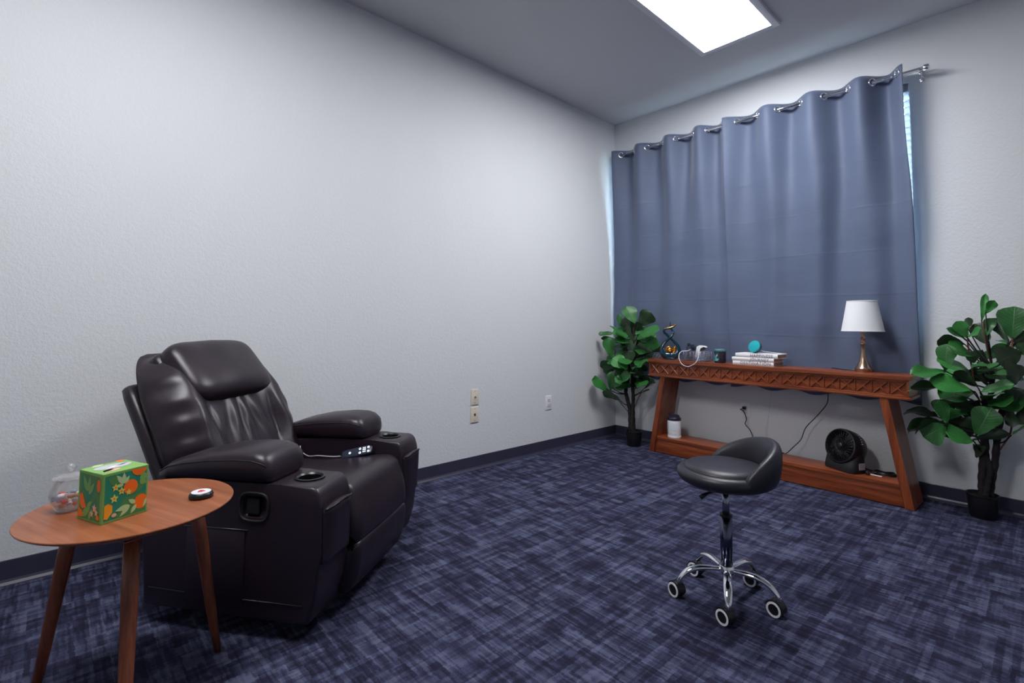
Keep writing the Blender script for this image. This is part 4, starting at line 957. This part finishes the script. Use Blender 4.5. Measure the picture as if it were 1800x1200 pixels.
# ------------------------------------------------------------------ on the console's shelf
wx = conw(AY(1184, 757, -.235).x-1.445, -.04, .135)
wp = empty('wipes_canister', wx, 0, 'white wipes canister with dark lid on the console shelf', 'canister')
lathe('canister', [(0, 0), (.052, 0), (.0545, .004), (.0545, .016), (.053, .019), (.0535, .022), (.0535, .138), (.052, .144), (0, .144)], M['white'], wp, 44, False)
ld_ = lathe('lid', [(.053, .142), (.0545, .144), (.0545, .160), (.051, .166), (.044, .170), (.043, .180), (.038, .184), (0, .185)], M['lidp'], wp, 44, False)
box('flip_tab', (-.046, -.012, .180), (-.038, .012, .198), M['lidp'], ld_, .003)
band('label_print', rad(185), rad(250), .028, .128, .0540, simple('label_pale_blue', '#c9d6df', .5), wp)
for k in range(6): band('label_text', rad(262), rad(322), .060+.0115*k, .0625+.0115*k, .0540, M['labelp'], wp)
for a, b, z in ((200, 216, .034), (222, 240, .034)): band('label_text', rad(a), rad(b), z, z+.006, .0543, M['ink'], wp)
band('label_mark', rad(262), rad(280), .036, .044, .0541, simple('label_yellow', '#e7d49a', .5), wp)
band('label_text', rad(284), rad(318), .034, .037, .0541, M['labelp'], wp)
# fan
fc = Vector((1.958, -.212, .135)); FS = 1.13; FA_ = rad(-118)
fan = empty('desk_fan', fc, FA_, 'small round black desk fan on the console shelf', 'fan'); fan.scale = (FS, FS, FS)     # local +x is the way it blows
pb = [(-.075, 0), (.075, 0)]
secs = []
for z, xa, xb, hw in ((0, -.052, .066, .098), (.012, -.054, .068, .100), (.045, -.050, .060, .098), (.085, -.044, .040, .098), (.12, -.034, .022, .099), (.14, -.024, .012, .100)):
    ring = []
    for k in range(28):
        t = 2*pi*k/28; ring.append(Vector(((xa+xb)/2+(xb-xa)/2*spow(cos(t), .5), hw*spow(sin(t), .5), z)))
    secs.append(ring)
bs = loft('fan_base', secs, M['blacksoft'], fan)
V, F = lathe_data([(.1015, -.08), (.1015, .08), (0.0, .08)], 40, True)
V, F = lathe_data([(.0, -.12), (.101, -.12), (.101, .14), (0, .14)], 40, False)
ctm = Matrix.Translation((.0, 0, .128)) @ Matrix.Rotation(pi/2-rad(14), 4, 'Y')
ct = build('c', [ctm @ Vector(v) for v in V], F, None, fan); cut(bs, ct)
fm = Matrix.Translation((.0, 0, .128)) @ Matrix.Rotation(pi/2-rad(14), 4, 'Y')      # local z of the head = blowing axis
hd = empty('x') if False else None
V, F = lathe_data([(.060, -.075), (.085, -.062), (.095, -.035), (.0985, 0), (.0985, .034), (.096, .040), (.088, .042), (.086, .038), (.090, .030), (.090, -.03), (.055, -.068)], 48, False)
F += [(10*48+k, 10*48+(k+1) % 48, (k+1) % 48, k) for k in range(48)]
hsg = autosmooth(build('fan_housing', [fm @ Vector(v) for v in V], F, M['black'], fan))
V, F = lathe_data([(0, -.072), (.062, -.072), (.062, -.066), (0, -.066)], 30, False); build('rear_cover', [fm @ Vector(v) for v in V], F, M['black'], hsg)
rings = [[fm @ Vector((r_*cos(2*pi*k/36), r_*sin(2*pi*k/36), .040+.004*(1-r_/.09))) for k in range(36)] for r_ in (.030, .042, .054, .066, .078, .088)]
tubes('grille_rings', rings, .0012, M['black'], hsg, 5, True)
tubes('grille_bars', [[fm @ Vector((r_*cos(a+.25*(r_-.02)/.07), r_*sin(a+.25*(r_-.02)/.07), .041+.004*(1-r_/.09))) for r_ in (.018, .05, .09)] for a in [2*pi*k/30 for k in range(30)]], .0013, M['black'], hsg, 5)
V, F = lathe_data([(.020, .036), (.020, .044), (.016, .048), (0, .049)], 24, False); build('grille_badge', [fm @ Vector(v) for v in V], F, M['black'], hsg)
for q in range(3):
    a = 2*pi*q/3; V = []
    for i in range(7):
        r_ = .016+.066*i/6
        for j in range(5):
            t = -1+2*j/4; aa = a+t*(.55+.1*i/6)+.35*i/6; V.append(fm @ Vector((r_*cos(aa), r_*sin(aa), .008+.013*t)))
    F = [(i*5+j, i*5+j+1, i*5+j+6, i*5+j+5) for i in range(6) for j in range(4)]
    bl_ = build('fan_blade', V, F, M['blacksoft'], hsg, True, False); bl_.modifiers.new('t', 'SOLIDIFY').thickness = .002
for k in range(5):
    a = rad(112+k*8); q = box('vent_glint', (-.004, -.0025, 0), (.004, .0025, .001), M['grey'], hsg)  # vent marks coloured pale to paint white glints on the black housing
    q.matrix_basis = fm @ Matrix.Rotation(a, 4, 'Z') @ Matrix.Translation((.0985, 0, -.012)) @ Matrix.Rotation(pi/2, 4, 'Y')
q = box('rating_label', (-.024, .0985, .022), (.016, .1003, .058), M['grey'], fan)
cp = []
for k in range(70):
    t = k/69; a = t*2*pi*3.2; cp.append(Vector((2.155+.062*cos(a)*(1-.15*t), -.165+.042*sin(a)*(1-.1*t), .139+.010*t+.004*sin(3*a))))
cp = [Vector((2.035, -.140, .150)), Vector((2.06, -.135, .142))]+cp+[Vector((2.13, -.2, .150)), Vector((2.10, -.215, .146))]
tube('power_cord', [Matrix.Rotation(-FA_, 3, 'Z') @ (p-fc)/FS for p in cp], .0034, M['black'], fan, 6)
def fl(p): return Matrix.Rotation(-FA_, 3, 'Z') @ (Vector(p)-fc)
pgp = empty('cord_tag', (2.105, -.226, .135), rad(-8), 'small white tag lying by the fan cord on the console shelf', 'tag')
box('paper_tag', (-.012, -.010, .0005), (.050, .010, .0022), M['white'], pgp, .0005, 1)
pb_ = empty('power_plug', (2.083, -.250, .135), rad(-60), 'black plug with shiny prongs at the shelf edge by the fan', 'plug')
cushion('plug_body', (0, 0, .011), (.015, 0, 0), (0, .011, 0), (0, 0, .011), .6, .6, M['black'], pb_, 20, 12)
for y in (-.006, .006): box('prong', (.014, y-.0008, .008), (.030, y+.0008, .014), M['chrome'], pb_)
# plug and cord at the outlet under the console
pl0 = Vector((1.237-.002, -.0085, .418))
plg = empty('wall_plug', pl0, 0, 'black plug and cord in the outlet under the console', 'plug')
cushion('plug_body', (0, -.014, 0), (.013, 0, 0), (0, .013, 0), (0, 0, .012), .5, .5, M['black'], plg, 20, 12)
cp = catmull([pl0+Vector((-.004, -.024, -.002)), pl0+Vector((-.022, -.030, -.014)), AY(1307, 722, -.035), AY(1312, 736, -.04), AY(1310, 745, -.05), AY(1318, 755, -.055), AY(1323, 767, -.06), Vector((1.30, -.062, .20)), Vector((1.33, -.085, .150)), Vector((1.40, -.11, .139)), AZ(1378, 796, .139)], 6)
tube('power_cord', [p-pl0 for p in cp], .0034, M['black'], plg, 6)
# thin white cord hanging from the speaker down the wall
s0 = AY(1358, 682, -.045)
cp = catmull([AY(1357, 668, -.055), AY(1356, 690, -.03), AY(1354, 712, -.02), AY(1350, 735, -.015), AY(1346, 756, -.02), AY(1347, 770, -.03), Vector((1.38, -.06, .16)), Vector((1.40, -.075, .139))], 6)
tc = empty('thin_cord', cp[-1], 0, 'thin pale cord hanging down the wall below the console', 'cord')
tube('cord_run', [p-cp[-1] for p in cp], .0013, simple('grey_cord', '#b9b4bd', .5), tc, 5)
